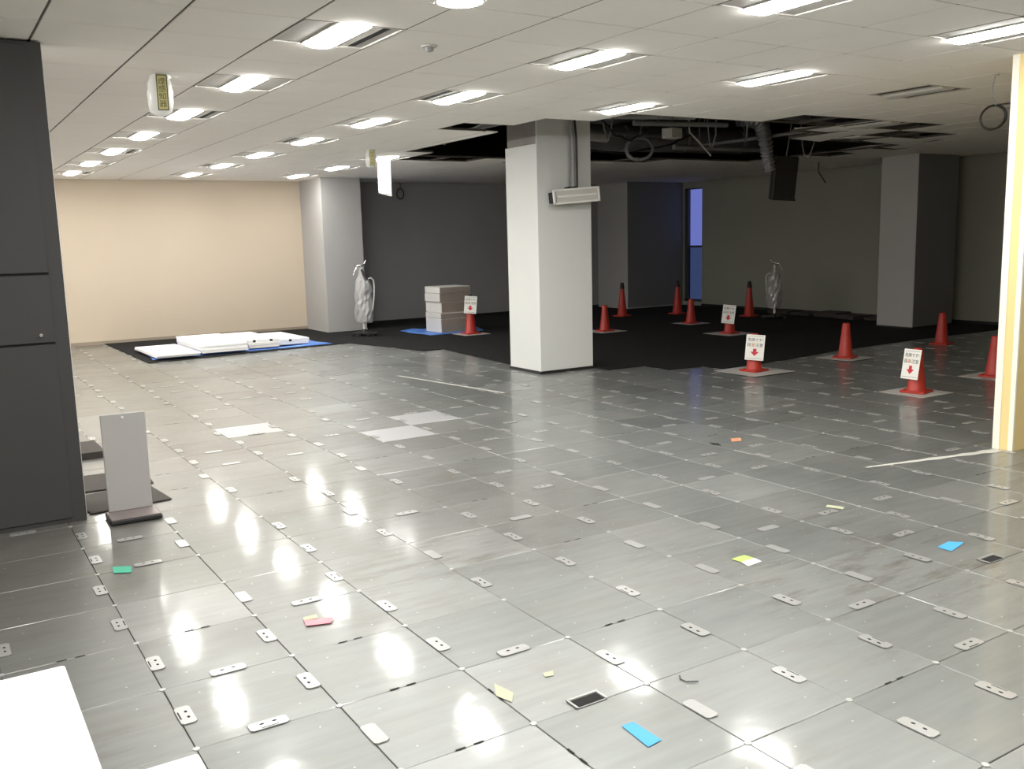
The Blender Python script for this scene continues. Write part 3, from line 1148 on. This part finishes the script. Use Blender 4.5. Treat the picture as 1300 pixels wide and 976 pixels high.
# ------------------------------------------------------------------ plastic-wrapped wheeled stands
def wrapped_stand(loc, rz, label, seed):
    r = empty('wrapped_stand', loc, (0, 0, rz), label, 'stand')
    rg = random.Random(seed)
    b = MB()
    for k, a in enumerate((0.3, 2.0, 3.6, 5.2)):
        b.tube([(0, 0, 0.07), (0.12 * math.cos(a), 0.12 * math.sin(a), 0.065), (0.20 * math.cos(a), 0.20 * math.sin(a), 0.052)], [0.022, 0.018, 0.014], 8)
    b.lathe([(0.05, 0.055), (0.05, 0.10), (0.03, 0.12)], 14)
    b.box(-0.13, 0.25, -0.10, 0.12, 0.045, 0.062)
    base = b.build('star_base', M_CABLE, r)
    for a in (0.3, 2.0, 3.6, 5.2):
        wm = Matrix.Translation((0.20 * math.cos(a), 0.20 * math.sin(a), 0.026)) @ Matrix.Rotation(a, 4, 'Z') @ Matrix.Rotation(R(90), 4, 'X')
        MB().lathe([(0.026, -0.012), (0.026, 0.012)], 12, mat=wm).build('caster', M_BLACKTRIM, base)
    MB().lathe([(0.022, 0.09), (0.022, 0.42)], 12).build('pole', M_WHITE, r)
    # crumpled film around the body
    n, rows = 22, 16
    v, f = [], []
    prof = [(0.10, 0.235), (0.14, 0.25), (0.15, 0.36), (0.155, 0.46), (0.145, 0.56), (0.15, 0.64), (0.14, 0.72), (0.145, 0.80), (0.135, 0.88), (0.12, 0.95), (0.095, 1.0), (0.07, 1.06), (0.055, 1.12), (0.045, 1.17), (0.035, 1.2), (0.02, 1.215)]
    for k, (rr, z) in enumerate(prof):
        for i in range(n):
            a = 2 * math.pi * i / n
            q = rr * (1 + rg.uniform(-0.16, 0.14)) * (1.1 if math.cos(a) > 0.4 and z < 1.0 else 0.92)
            v.append((q * math.cos(a), q * 0.85 * math.sin(a), z + rg.uniform(-0.012, 0.012)))
    for k in range(len(prof) - 1):
        for i in range(n):
            j = (i + 1) % n
            f.append((k * n + i, k * n + j, k * n + n + j, k * n + n + i))
    MB().add(v, f, 0, False).build('plastic_wrap', M_FILM, r)
    MB().lathe([(0.06, 0.30), (0.085, 0.36), (0.09, 0.70), (0.08, 0.92), (0.04, 1.02), (0.03, 1.19)], 14).build('inner_body', M_LAGGING, r)
    MB().tube([(0.01, -0.06, 1.16), (0.05, -0.09, 1.08), (0.11, -0.10, 0.98)], [0.018, 0.024, 0.02], 8).build('grip', M_BLACKTRIM, r)
    MB().tube([(-0.07, -0.03, 1.22), (0.0, -0.01, 1.235), (0.05, 0.01, 1.25), (0.085, 0.02, 1.32)], [0.022, 0.03, 0.018, 0.012], 8).build('head', M_STEEL, r)
    MB().tube([(-0.06, -0.03, 1.22), (-0.10, -0.05, 1.15), (-0.135, -0.06, 1.06)], [0.016, 0.014, 0.012], 8).build('lever', M_STEEL, r)
    MB().tube([(0.10, -0.08, 0.93), (0.12, -0.09, 1.0), (0.17, -0.08, 1.015), (0.21, -0.05, 0.97), (0.215, -0.04, 0.86), (0.20, -0.04, 0.66), (0.17, -0.05, 0.46), (0.10, -0.07, 0.36)], 0.013, 8).build('hose', M_FILMW, r)
    return r


p = on_z(463, 427)
wrapped_stand((p.x, p.y, CZ), -YAW, 'plastic-wrapped wheeled stand with black grip before the grey pilaster', 3)
p = on_z(983, 405)
o = wrapped_stand((p.x, p.y, CZ), -YAW + 2.4, 'plastic-wrapped wheeled stand standing by the dark right wall', 5)
o.scale = (0.95, 0.95, 0.84)

# ------------------------------------------------------------------ stack of cartons on a blue tarp, far left of the pillar
def tarp(poly, z, label, seed):
    rg = random.Random(seed)
    xs = [q[0] for q in poly]; ys = [q[1] for q in poly]
    cx, cy = sum(xs) / len(xs), sum(ys) / len(ys)
    nb = 6
    pts = []
    for i in range(len(poly)):
        a, b = Vector(poly[i]), Vector(poly[(i + 1) % len(poly)])
        for k in range(nb):
            q = a.lerp(b, k / nb)
            q += Vector((rg.uniform(-0.03, 0.03), rg.uniform(-0.03, 0.03)))
            pts.append(q)
    n = len(pts)
    v, f = [(cx, cy, z + 0.004)], []
    for ring, s in enumerate((0.85, 0.95, 1.0)):
        for q in pts:
            zz = z + (0.004, rg.uniform(0.006, 0.035), 0.003)[ring]
            v.append((cx + (q.x - cx) * s, cy + (q.y - cy) * s, zz))
    for i in range(n):
        j = (i + 1) % n
        f.append((0, 1 + i, 1 + j))
        for k in range(2):
            f.append((1 + k * n + i, 1 + k * n + n + i, 1 + k * n + n + j, 1 + k * n + j))
    # a skirt gives it thickness
    m0 = len(v)
    for i in range(n):
        x, y, _ = v[1 + 2 * n + i]
        v.append((x, y, z))
    for i in range(n):
        j = (i + 1) % n
        f.append((1 + 2 * n + i, m0 + i, m0 + j, 1 + 2 * n + j))
    tag(MB().add(v, f, 0, True).build('blue_tarp', M_SHEETB), label, 'tarp')


tarp([(7.42, 14.48), (8.55, 14.52), (8.75, 15.55), (7.35, 15.6)], CZ, 'crumpled blue tarp under the stacked cartons', 11)
zc = CZ + 0.006
rgc = random.Random(4)
wheres = ['lowest', 'second from the floor', 'middle', 'second from the top', 'topmost']
for k, hh in enumerate((0.25, 0.10, 0.19, 0.15, 0.12)):
    dx, dy = rgc.uniform(-0.018, 0.018), rgc.uniform(-0.02, 0.02)
    o = empty('carton', (8.03 + dx, 14.93 + dy, zc), (0, 0, rgc.uniform(-0.02, 0.02)), 'flat white carton on the blue tarp, %s of its stack' % wheres[k], 'carton', 'stacked cartons')
    MB().bbox(-0.31, 0.31, -0.29, 0.29, 0, hh - 0.003, 0.006).build('box', M_CARTON, o)
    MB().box(-0.297, 0.297, -0.293, -0.289, 0.008, hh - 0.012).build('shaded_side', M_CARTONSHADE, o)  # shaded face of the carton, painted as a darker skin
    zc += hh

# ------------------------------------------------------------------ white boards laid on a blue sheet before the beige wall
tarp([(2.80, 14.34), (5.62, 14.52), (5.40, 16.02), (2.85, 16.05)], CZ, 'blue tarp spread under the white boards by the beige wall', 21)
rgb = random.Random(9)
bstacks = [((3.10, 14.95), 0.62, 1.55, [0.022, 0.022], 'flat pair at the bare end of the blue tarp', 0),
           ((3.82, 15.08), 0.70, 1.50, [0.03, 0.03, 0.03, 0.03, 0.03], 'tallest pile on the blue tarp', 0),
           ((4.46, 15.17), 0.48, 1.45, [0.045, 0.045, 0.045], 'pile with two dark edge spots on the tarp', 2),
           ((5.01, 15.28), 0.48, 1.35, [0.045, 0.045], 'pile with one dark edge spot at the blue end', 1)]
LAY = ['lowest', 'second', 'third', 'fourth']
for (cx, cy), w_, d_, layers, lab, spots in bstacks:
    z = CZ + 0.036
    for k, hh in enumerate(layers):
        pos_ = 'topmost' if k == len(layers) - 1 else LAY[k]
        ob = empty('white_board', (cx + rgb.uniform(-0.008, 0.008), cy + rgb.uniform(-0.03, 0.03), z), (0, 0, 0.015 + rgb.uniform(-0.006, 0.006)),
                   'white board, %s of the %s' % (pos_, lab), 'board', 'white boards on the blue tarp')
        MB().bbox(-w_ / 2, w_ / 2, -d_ / 2, d_ / 2, 0, hh - 0.002, 0.003).build('board', M_SLAB, ob)
        if spots and k == len(layers) - 1:
            for xx in ((-0.08,) if spots == 1 else (-0.15, 0.12)):
                MB().box(xx - 0.022, xx + 0.022, -d_ / 2 - 0.003, -d_ / 2 + 0.002, 0.004, 0.04).build('edge_spot', M_INK, ob)
        z += hh

# ------------------------------------------------------------------ grey board on its foot, loose carpet tiles behind it
gb = empty('standing_board', (0.965, 5.97, 0), (0, 0, -0.02), 'pale grey upright board on a dark foot plate beside the cabinet', 'board stand')
MB().bbox(-0.148, 0.148, -0.14, 0.09, 0.004, 0.030, 0.006).build('foot', M_BLACKTRIM, gb)
MB().bbox(-0.140, 0.140, -0.132, 0.082, 0.030, 0.036, 0.002).build('foot_pad', M_BASEPLATE, gb)
MB().bbox(-0.128, 0.128, 0.060, 0.082, 0.036, 0.640, 0.003).build('panel', M_GREYBOARD, gb)
km = Matrix.Translation((-0.005, 0.060, 0.615)) @ Matrix.Rotation(R(90), 4, 'X')
MB().lathe([(0.008, 0), (0.008, 0.004), (0.004, 0.007)], 12, mat=km).build('screw', M_WHITE, gb)


def loose_tile(x, y, z, rz, lab, th=0.008, s=0.25):
    b = MB().bbox(-s, s, -s, s, 0, th, 0.002)
    tag(b.build('carpet_tile', M_DARKTILE, None, (x, y, z), (0, 0, rz)), lab, 'carpet tile', 'loose carpet tiles')


loose_tile(0.98, 6.46, 0.003, 0.10, 'dark loose carpet tile on the floor right behind the grey board')
loose_tile(1.01, 7.02, 0.003, -0.06, 'dark loose carpet tile lying between the grey board and the raised dark pile')
zz = 0.003
for k in range(5):
    loose_tile(0.86, 8.14, zz, 0.02, 'dark carpet tile beside the cabinet, %s of its pile' % ['lowest', 'second', 'middle', 'fourth', 'topmost'][k], 0.0095)
    zz += 0.010

# ------------------------------------------------------------------ hanging things
# uncoupled light fixture dangling before the pillar
fx = empty('hanging_light_fixture', (6.70, 9.15, 2.12), (R(-3), R(-4), -0.06), 'unlit rectangular light fixture dangling before the white pillar', 'light fixture')
hw, hh = 0.325, 0.088
b = MB()
for (a, c, d, e_) in ((-hw, hw, hh - 0.022, hh), (-hw, hw, -hh, -hh + 0.022), (-hw, -hw + 0.022, -hh, hh), (hw - 0.022, hw, -hh, hh)):
    b.box(a, c, -0.012, 0.01, d, e_)
b.build('frame', M_WHITE, fx)
MB().box(-hw + 0.03, hw - 0.03, 0.01, 0.15, -hh + 0.025, hh - 0.025).build('housing', M_BLACKTRIM, fx)
MB().box(-hw + 0.022, hw - 0.022, 0.004, 0.012, -hh + 0.022, hh - 0.022).build('reflector', M_LFRAME, fx)
MB().tube([(-hw + 0.05, -0.004, 0.0), (hw - 0.05, -0.004, 0.0)], 0.016, 10).build('tube_lamp', M_WHITE, fx)
MB().box(-hw + 0.024, -hw + 0.04, -0.008, 0.006, -hh + 0.024, hh - 0.024).build('lamp_holder', M_CABLEG, fx)
MB().tube([(0.0, 0.06, hh - 0.03), (0.01, 0.055, 0.22), (0.03, 0.05, 0.40), (0.04, 0.03, 0.66), (0.04, 0.02, 1.0)], 0.026, 10).build('conduit', M_CABLEG, fx)
MB().tube([(0.04, 0.04, hh - 0.03), (0.05, 0.03, 0.2), (0.07, 0.03, 0.40), (0.075, 0.0, 0.66), (0.075, 0.0, 1.0)], 0.014, 8).build('power_cable', M_CABLE, fx)
MB().box(-0.10, 0.04, 0.02, 0.10, hh - 0.028, hh + 0.022).build('terminal_box', M_CABLE, fx)

# coil of black cable hanging from the ceiling by the partition
cx, cyy = 7.295, 4.40
cc = empty('hanging_cable', (cx, cyy, 2.48), (0, 0, -YAW), 'black cable coil hanging from the ceiling beside the cream partition', 'cable')
for k in range(2):
    pts = [((0.102 - 0.004 * k) * math.cos(a) , 0.008 * k + 0.02 * math.sin(a), 0.092 * math.sin(a) + 0.02 * math.cos(a)) for a in [2 * math.pi * i / 28 for i in range(28)]]
    MB().tube(pts, 0.009, 8, closed=True).build('coil', M_CABLE, cc)
MB().tube([(0.03, 0, CEIL - 2.485), (0.0, 0, CEIL - 2.49), (-0.02, 0, 0.24), (-0.015, 0, 0.16), (0.015, 0, 0.09)], 0.0045, 6).build('drop_wire', M_CABLEG, cc)

# wrapped detectors with olive labels
LTXT = text_mesh('煙\n感\n知\n器', 0.052)
LTXT.materials.clear(); LTXT.materials.append(M_LABELG)


def wrapped_detector(x, y, s, label):
    r = empty('wrapped_detector', (x, y, CEIL), (0, 0, -math.atan2(x, y)), label, 'detector')
    r.scale = (s, s, s)
    MB().lathe([(0.060, -0.001), (0.060, -0.02), (0.05, -0.03)], 20).build('base', M_WHITE, r)
    rg = random.Random(int(x * 100))
    n = 18
    v, f = [], []
    prof = [(0.062, -0.004), (0.085, -0.05), (0.09, -0.12), (0.088, -0.19), (0.08, -0.245), (0.045, -0.265), (0.001, -0.27)]
    for k, (rr, z) in enumerate(prof):
        for i in range(n):
            a = 2 * math.pi * i / n
            q = rr * (1 + rg.uniform(-0.10, 0.10))
            q *= 1.0 / (abs(math.cos(a)) ** 4 + abs(math.sin(a)) ** 4) ** 0.25 * 0.88
            v.append((q * math.cos(a) - 0.016, q * math.sin(a) + 0.02, z))
    for k in range(len(prof) - 1):
        for i in range(n):
            j = (i + 1) % n
            f.append((k * n + j, k * n + i, k * n + n + i, k * n + n + j))
    MB().add(v, f, 0, True).build('plastic_bag', M_FILMW, r)
    lb = MB().box(-0.036, 0.036, -0.0765, -0.0745, -0.245, -0.008).build('label_card', M_LABELG, r)
    MB().box(-0.029, 0.029, -0.0775, -0.0765, -0.238, -0.016).build('label_field', M_LABELY, lb)
    me = LTXT
    zs = [q.co.y for q in me.vertices]
    hgt = max(zs) - min(zs)
    mid = (max(zs) + min(zs)) / 2
    sc_ = 0.195 / hgt
    t_ = link_mesh('lettering', me, lb, (0, -0.0785, -0.1265 - mid * sc_), (R(90), 0, 0))
    t_.scale = (sc_ * 1.02, sc_, 1)
    return r


wrapped_detector(1.56, 6.95, 1.0, 'wrapped ceiling detector with an olive label near the charcoal cabinet')
wrapped_detector(5.10, 11.40, 0.85, 'wrapped ceiling detector with an olive label near the ceiling opening')

# bright white plastic blade hanging below the lit lamp
pb = empty('hanging_plastic_sheet', (5.62, 12.18, CEIL), (0, 0, -0.43), 'bright white plastic sheet hanging from the ceiling beside the opening', 'plastic sheet')
v, f = [], []
for k in range(9):
    z = -0.003 - 0.50 * k / 8
    for i in range(5):
        x = -0.09 + 0.18 * i / 4
        v.append((x, 0.012 * math.sin(i * 1.7 + k * 0.3), z - (0.012 * i if k == 8 else 0)))
for k in range(8):
    for i in range(4):
        f.append((k * 5 + i, k * 5 + i + 1, k * 5 + i + 6, k * 5 + i + 5))
MB().add(v, f, 0, True).build('sheet', M_FILMW, pb)
MB().tube([(-0.092, 0, -0.49), (0.0, 0.005, -0.512), (0.095, 0, -0.525)], 0.009, 8).build('hem_bar', M_WHITE, pb)

# little cable loop before the charcoal wall
lp = on_z(508, 226, CEIL)
lo = empty('cable_loop', (8.35, 17.38, 2.58), (0, 0, -0.4), 'small dark cable loop on the charcoal wall', 'cable')
MB().tube([(0.07 * math.cos(a), 0, 0.10 * math.sin(a)) for a in [2 * math.pi * i / 20 for i in range(20)]], 0.012, 6, closed=True).build('loop', M_CABLE, lo)
MB().tube([(0.0, 0, 0.10), (0.01, 0, 0.16), (0.0, 0, 0.224)], 0.007, 6).build('lead', M_CABLE, lo)

# ------------------------------------------------------------------ the opened ceiling void
def duct(name, pts, r, m, label, cat='duct', bands=0):
    o = empty(name, pts[0], (0, 0, 0), label, cat)
    q0 = Vector(pts[0])
    q = [Vector(a) - q0 for a in pts]
    MB().tube(q, r, 16).build('tube', m, o)
    d = (q[-1] - q[0])
    for k in range(bands):
        c = q[0] + d * ((k + 0.5) / bands)
        n = d.normalized()
        MB().tube([c - n * 0.02, c + n * 0.02], r + 0.008, 16).build('clamp_band', M_CABLEG, o)
    return o


duct('air_duct', [(7.6, 11.75, 3.12), (12.6, 11.75, 3.16)], 0.20, M_DUCT, 'large dark round duct inside the ceiling opening', bands=4)
duct('air_duct', [(9.6, 8.6, 3.50), (9.6, 13.5, 3.50)], 0.125, M_DUCT, 'dark cross duct above the hanging flexible hose', bands=3)
duct('lagged_pipe', [(7.15, 10.2, 2.97), (8.4, 10.75, 3.0)], 0.06, M_LAGGING, 'white wrapped pipe stub beside the top of the white pillar', 'pipe')
duct('lagged_pipe', [(8.3, 11.15, 3.12), (9.9, 11.35, 3.14)], 0.05, M_FOIL, 'silver wrapped pipe inside the ceiling opening', 'pipe')
for k, (x, lab) in enumerate(((6.16, 'steel channel in the void beside the pillar'), (10.8, 'steel channel in the void over the black board'))):
    o = MB().box(-0.03, 0.03, -1.1, 1.1, -0.02, 0.02).build('support_channel', M_CABLEG, None, (x, 10.2, 3.02))
    tag(o, 'grey ' + lab, 'channel')
    for yy in (-1.0, 0.0, 1.0):
        MB().tube([(0, yy, 0.02), (0, yy, PLENUM - 3.02)], 0.006, 6).build('hanger_rod', M_STEEL, o)
# coiled cable in the void
o = empty('cable_coil', (9.22, 11.0, 2.90), (0, 0, -YAW), 'grey cable coil hanging in the ceiling opening', 'cable')
for k in range(3):
    MB().tube([((0.185 + 0.012 * k) * math.cos(a), 0.02 * k, (0.15 + 0.01 * k) * math.sin(a)) for a in [2 * math.pi * i / 28 for i in range(28)]], 0.012, 6, closed=True).build('coil', M_CABLEG, o)
MB().tube([(0, 0.02, 0.15), (0.05, 0.02, 0.4), (0.05, 0.02, PLENUM - 2.90)], 0.008, 6).build('lead', M_CABLEG, o)
# loose wires
rw = random.Random(15)
wires = [((5.72, 10.6), 0.35, 0.17, 'thin grey wire loop hanging in the opening beside the pillar'),
         ((8.0, 10.2), 0.25, 0.10, 'thin pale wire loop near the white wrapped pipe'),
         ((9.9, 10.2), 0.30, 0.08, 'thin pale wire loop between the ducts'),
         ((11.6, 9.9), 0.45, 0.14, 'thin dark wire loop near the right pillar')]
for (x, y), dz, wd, lab in wires:
    pts = []
    for k in range(13):
        s = k / 12
        pts.append((wd * (2 * s - 1) + rw.uniform(-0.01, 0.01), 0.05 * math.sin(5 * s), 0.60 - (0.60 + dz - 0.12) * math.sin(math.pi * s) ** 0.7))
    o = MB().tube(pts, 0.010, 6).build('loose_wire', M_CABLEG, None, (x, y, 3.05), (0, 0, -YAW))
    tag(o, lab, 'wire')
for (x, y, a, lab) in ((10.15, 10.7, 0.5, 'slanting pale rod hanging between the ducts'),):
    o = MB().tube([(-0.2, 0, PLENUM - 2.98), (-0.16, 0, 0.16), (0.0, 0, 0.0), (0.16, 0, -0.19)], 0.014, 6).build('hanger_strap', M_LAGGING, None, (x, y, 2.98), (0, 0, -YAW))
    tag(o, lab, 'rod')
for k, (x, y, z, r_, ln, m_, lab) in enumerate((
        (7.4, 10.6, 3.25, 0.045, 2.2, M_LAGGING, 'thin white pipe running across the void behind the pillar'),
        (8.2, 9.9, 3.10, 0.035, 1.6, M_CABLEG, 'thin grey pipe running across the void over the coil'),
        (9.8, 10.9, 2.93, 0.04, 2.2, M_CABLEG, 'thin grey pipe low in the void before the large duct'),
        (10.4, 9.4, 3.24, 0.05, 2.0, M_FOIL, 'silver pipe behind the flexible duct'))):
    o = empty('void_pipe', (x, y, z), (0, 0, 0.12 * (k - 1.5)), lab, 'pipe')
    MB().tube([(0, 0, 0), (ln, 0, 0.03)], r_, 10).build('tube', m_, o)
    for q in (0.25, 0.75):
        MB().tube([(ln * q, 0, r_), (ln * q, 0, PLENUM - z - 0.01)], 0.006, 6).build('hanger_rod', M_CABLEG, o)
bx = empty('junction_box', (9.05, 10.1, 3.02), (0, 0, 0.2), 'grey junction box hanging in the void near the coil', 'box')
MB().bbox(-0.12, 0.12, -0.09, 0.09, -0.07, 0.07, 0.008).build('case', M_LAGGING, bx)
MB().tube([(0, 0, 0.07), (0, 0, PLENUM - 3.03)], 0.008, 6).build('hanger_rod', M_CABLEG, bx)
for k, (x0, y0, x1, y1, sag, lab) in enumerate(((7.3, 9.6, 9.0, 10.4, 0.30, 'black cable sagging from the pillar to the coil'),
        (9.9, 9.5, 10.65, 10.3, 0.25, 'black cable sagging beside the flexible duct'), (7.2, 11.3, 10.6, 11.2, 0.35, 'long black cable sagging before the large duct'),
        (5.75, 11.4, 5.98, 9.6, 0.28, 'black cable sagging beside the white pillar'))):
    A_, B_ = Vector((x0, y0, PLENUM - 0.45)), Vector((x1, y1, PLENUM - 0.45))
    pts = [Vector((x0, y0, PLENUM - 0.002))] + [A_.lerp(B_, q / 12) - Vector((0, 0, sag * math.sin(math.pi * q / 12) + 0.02 * math.sin(q * 2.1))) for q in range(13)] + [Vector((x1, y1, PLENUM - 0.002))]
    tag(MB().tube([p_ - A_ for p_ in pts], 0.014, 6).build('sagging_cable', M_CABLEG if k % 2 else M_CABLE, None, A_), lab, 'cable')
# flexible silver duct and the black board at its mouth
fd = empty('flexible_duct', (10.60, 9.9, 3.15), (0, 0, 0), 'silver flexible duct drooping out of the ceiling opening', 'duct')
ctrl = [Vector((-0.35, 0.1, 0.12)), Vector((-0.05, 0, 0.05)), Vector((0.08, 0, -0.22)), Vector((0.13, 0, -0.45)), Vector((0.17, -0.02, -0.64))]
pts, rad = [], []
N = 64
for k in range(N + 1):
    s = k / N * (len(ctrl) - 1)
    i = min(int(s), len(ctrl) - 2)
    u = s - i
    p0, p1, p2, p3 = ctrl[max(i - 1, 0)], ctrl[i], ctrl[i + 1], ctrl[min(i + 2, len(ctrl) - 1)]
    pts.append(0.5 * ((2 * p1) + (p2 - p0) * u + (2 * p0 - 5 * p1 + 4 * p2 - p3) * u * u + (3 * p1 - p0 - 3 * p2 + p3) * u ** 3))
    rad.append((0.125 if k % 4 < 2 else 0.105) * (1 - 0.30 * k / N))
MB().tube(pts, rad, 16).build('hose', M_FOIL, fd)
bk = empty('black_air_box', (11.08, 9.88, 2.43), (R(4), R(3.5), -0.35), 'black flat box hanging below the silver flexible duct', 'box')
MB().bbox(-0.185, 0.185, -0.03, 0.10, -0.33, 0.31, 0.01).build('casing', M_BLACKTRIM, bk)
MB().box(-0.192, 0.192, -0.036, -0.028, -0.338, -0.31).build('lip', M_CABLE, bk)
MB().tube([(0.0, 0.03, 0.30), (0.02, 0.03, 0.6), (0.05, 0.04, 1.2)], 0.008, 6).build('hanger_wire', M_CABLEG, bk)
# dangling wire before the right wall
o = MB().tube([(0, 0, 0.42), (0.0, 0, 0.2), (0.05, 0, 0.12), (0.13, 0, 0.0)], 0.012, 6).build('loose_wire', M_CABLE, None, (13.4, 11.2, 2.45), (0, 0, -YAW))
tag(o, 'short black wire dangling before the right wall', 'wire')

# low dark heap of lifted carpet along the right wall
hp = MB()
rgh = random.Random(2)
for k in range(4):
    pass
for k in range(5):
    o = MB().bbox(-0.25, 0.25, -0.25, 0.25, 0, 0.05 + 0.02 * (k % 3), 0.01).build('carpet_tile', M_DARKTILE, None,
        (14.65 + rgh.uniform(-0.08, 0.06), 10.75 + k * 0.56, CZ), (0, 0, rgh.uniform(-0.15, 0.15)))
    tag(o, '%s dark bundle of lifted carpet from the right pillar, along the right wall' % ORD[k], 'carpet bundle', 'carpet bundles along the right wall')

# ------------------------------------------------------------------ tape, labels and residue on the floor
def sticker(name, pxs, m, label, cat='tape', z=0.0024):
    ps = [on_z(*q) for q in pxs]
    c = sum(ps, Vector((0, 0, 0))) / len(ps)
    poly = [(q.x - c.x, q.y - c.y) for q in ps]
    ar = sum(poly[i][0] * poly[(i + 1) % len(poly)][1] - poly[(i + 1) % len(poly)][0] * poly[i][1] for i in range(len(poly)))
    if ar < 0:
        poly.reverse()
    o = MB().prism(poly, 0, 0.0006).build(name, m, None, (c.x, c.y, z))
    return tag(o, label, cat)


sticker('tape_strip', [(789, 922), (804, 917), (840, 940), (823, 949)], M_BLUETAPE, 'bright blue tape strip beside the open floor outlet')
sticker('tape_strip', [(1190, 695), (1204, 688), (1224, 689), (1208, 700)], M_BLUETAPE, 'blue tape patch on the floor near the cream partition')
sticker('tape_strip', [(143, 720), (167, 719), (167, 727), (144, 728)], M_TEALTAPE, 'green tape patch before the grey upright board')
sticker('tape_strip', [(386, 789), (424, 785), (420, 792), (389, 796)], M_PINKTAPE, 'pink tape strip on a floor cover plate', z=0.0055)
sticker('tape_strip', [(384, 785), (402, 781), (404, 786), (386, 789)], M_YELTAPE, 'pale yellow tape scrap beside the pink tape', z=0.0055)
sticker('tape_strip', [(928, 710), (945, 705), (958, 709), (941, 714)], M_LIME, 'lime half of the label on the floor')
sticker('paper_label', [(941, 714), (958, 709), (967, 713), (950, 719)], M_PAPER, 'white half of the label on the floor', 'label')
sticker('tape_strip', [(1050, 641), (1072, 644), (1070, 647), (1048, 644)], M_YELTAPE, 'pale yellow tape scrap between cover plates')
sticker('tape_strip', [(627, 868), (652, 880), (650, 892), (630, 884)], M_YELTAPE, 'faint yellow tape scrap on a panel joint')
sticker('tape_strip', [(689, 855), (702, 852), (703, 858), (692, 860)], M_YELTAPE, 'faint yellow smudge beside the open outlet', 'mark')
sticker('tape_strip', [(927, 557), (940, 556), (942, 560), (930, 561)], mat('orange_tape', (0.55, 0.25, 0.14), 0.6), 'small orange tape scrap before the carded cone')
sticker('tape_strip', [(900, 562), (912, 563), (916, 566), (905, 565)], M_INK, 'small black scrap before the carded cone', 'scrap')
o = MB().tube([(-0.03, 0.03, 0.004), (-0.032, 0.0, 0.004), (-0.015, -0.02, 0.004), (0.03, -0.02, 0.004)], 0.0022, 6)
p = on_z(875, 863)
tag(o.build('wire_scrap', M_CABLE, None, (p.x, p.y, 0), (0, 0, -YAW)), 'bent black wire scrap lying on a floor panel', 'wire')
# floor line left by a removed partition
rr = random.Random(8)
A, B = Vector((6.60, 3.80)), Vector((5.42, 4.06))
top, bot = [], []
for k in range(13):
    q = A.lerp(B, k / 12)
    wdt = 0.045 * (1 - 0.7 * k / 12) * rr.uniform(0.6, 1.3)
    top.append((q.x, q.y + wdt))
    bot.append((q.x, q.y - wdt))
o = MB().prism(top + bot[::-1], 0.0022, 0.003)
tag(o.build('glue_residue', M_RESIDUE), 'streak of pale glue residue running from the cream partition', 'residue')

A, B = on_z(505, 477), on_z(640, 499)
d_ = (B - A)
n_ = Vector((-d_.y, d_.x, 0)).normalized() * 0.02
o = MB().prism([(A.x - n_.x, A.y - n_.y), (B.x - n_.x, B.y - n_.y), (B.x + n_.x, B.y + n_.y), (A.x + n_.x, A.y + n_.y)], 0.0022, 0.003)
tag(o.build('glue_residue', M_RESIDUE), 'thin pale glue line on the floor before the stacked cartons', 'residue')
bpy.context.view_layer.update()
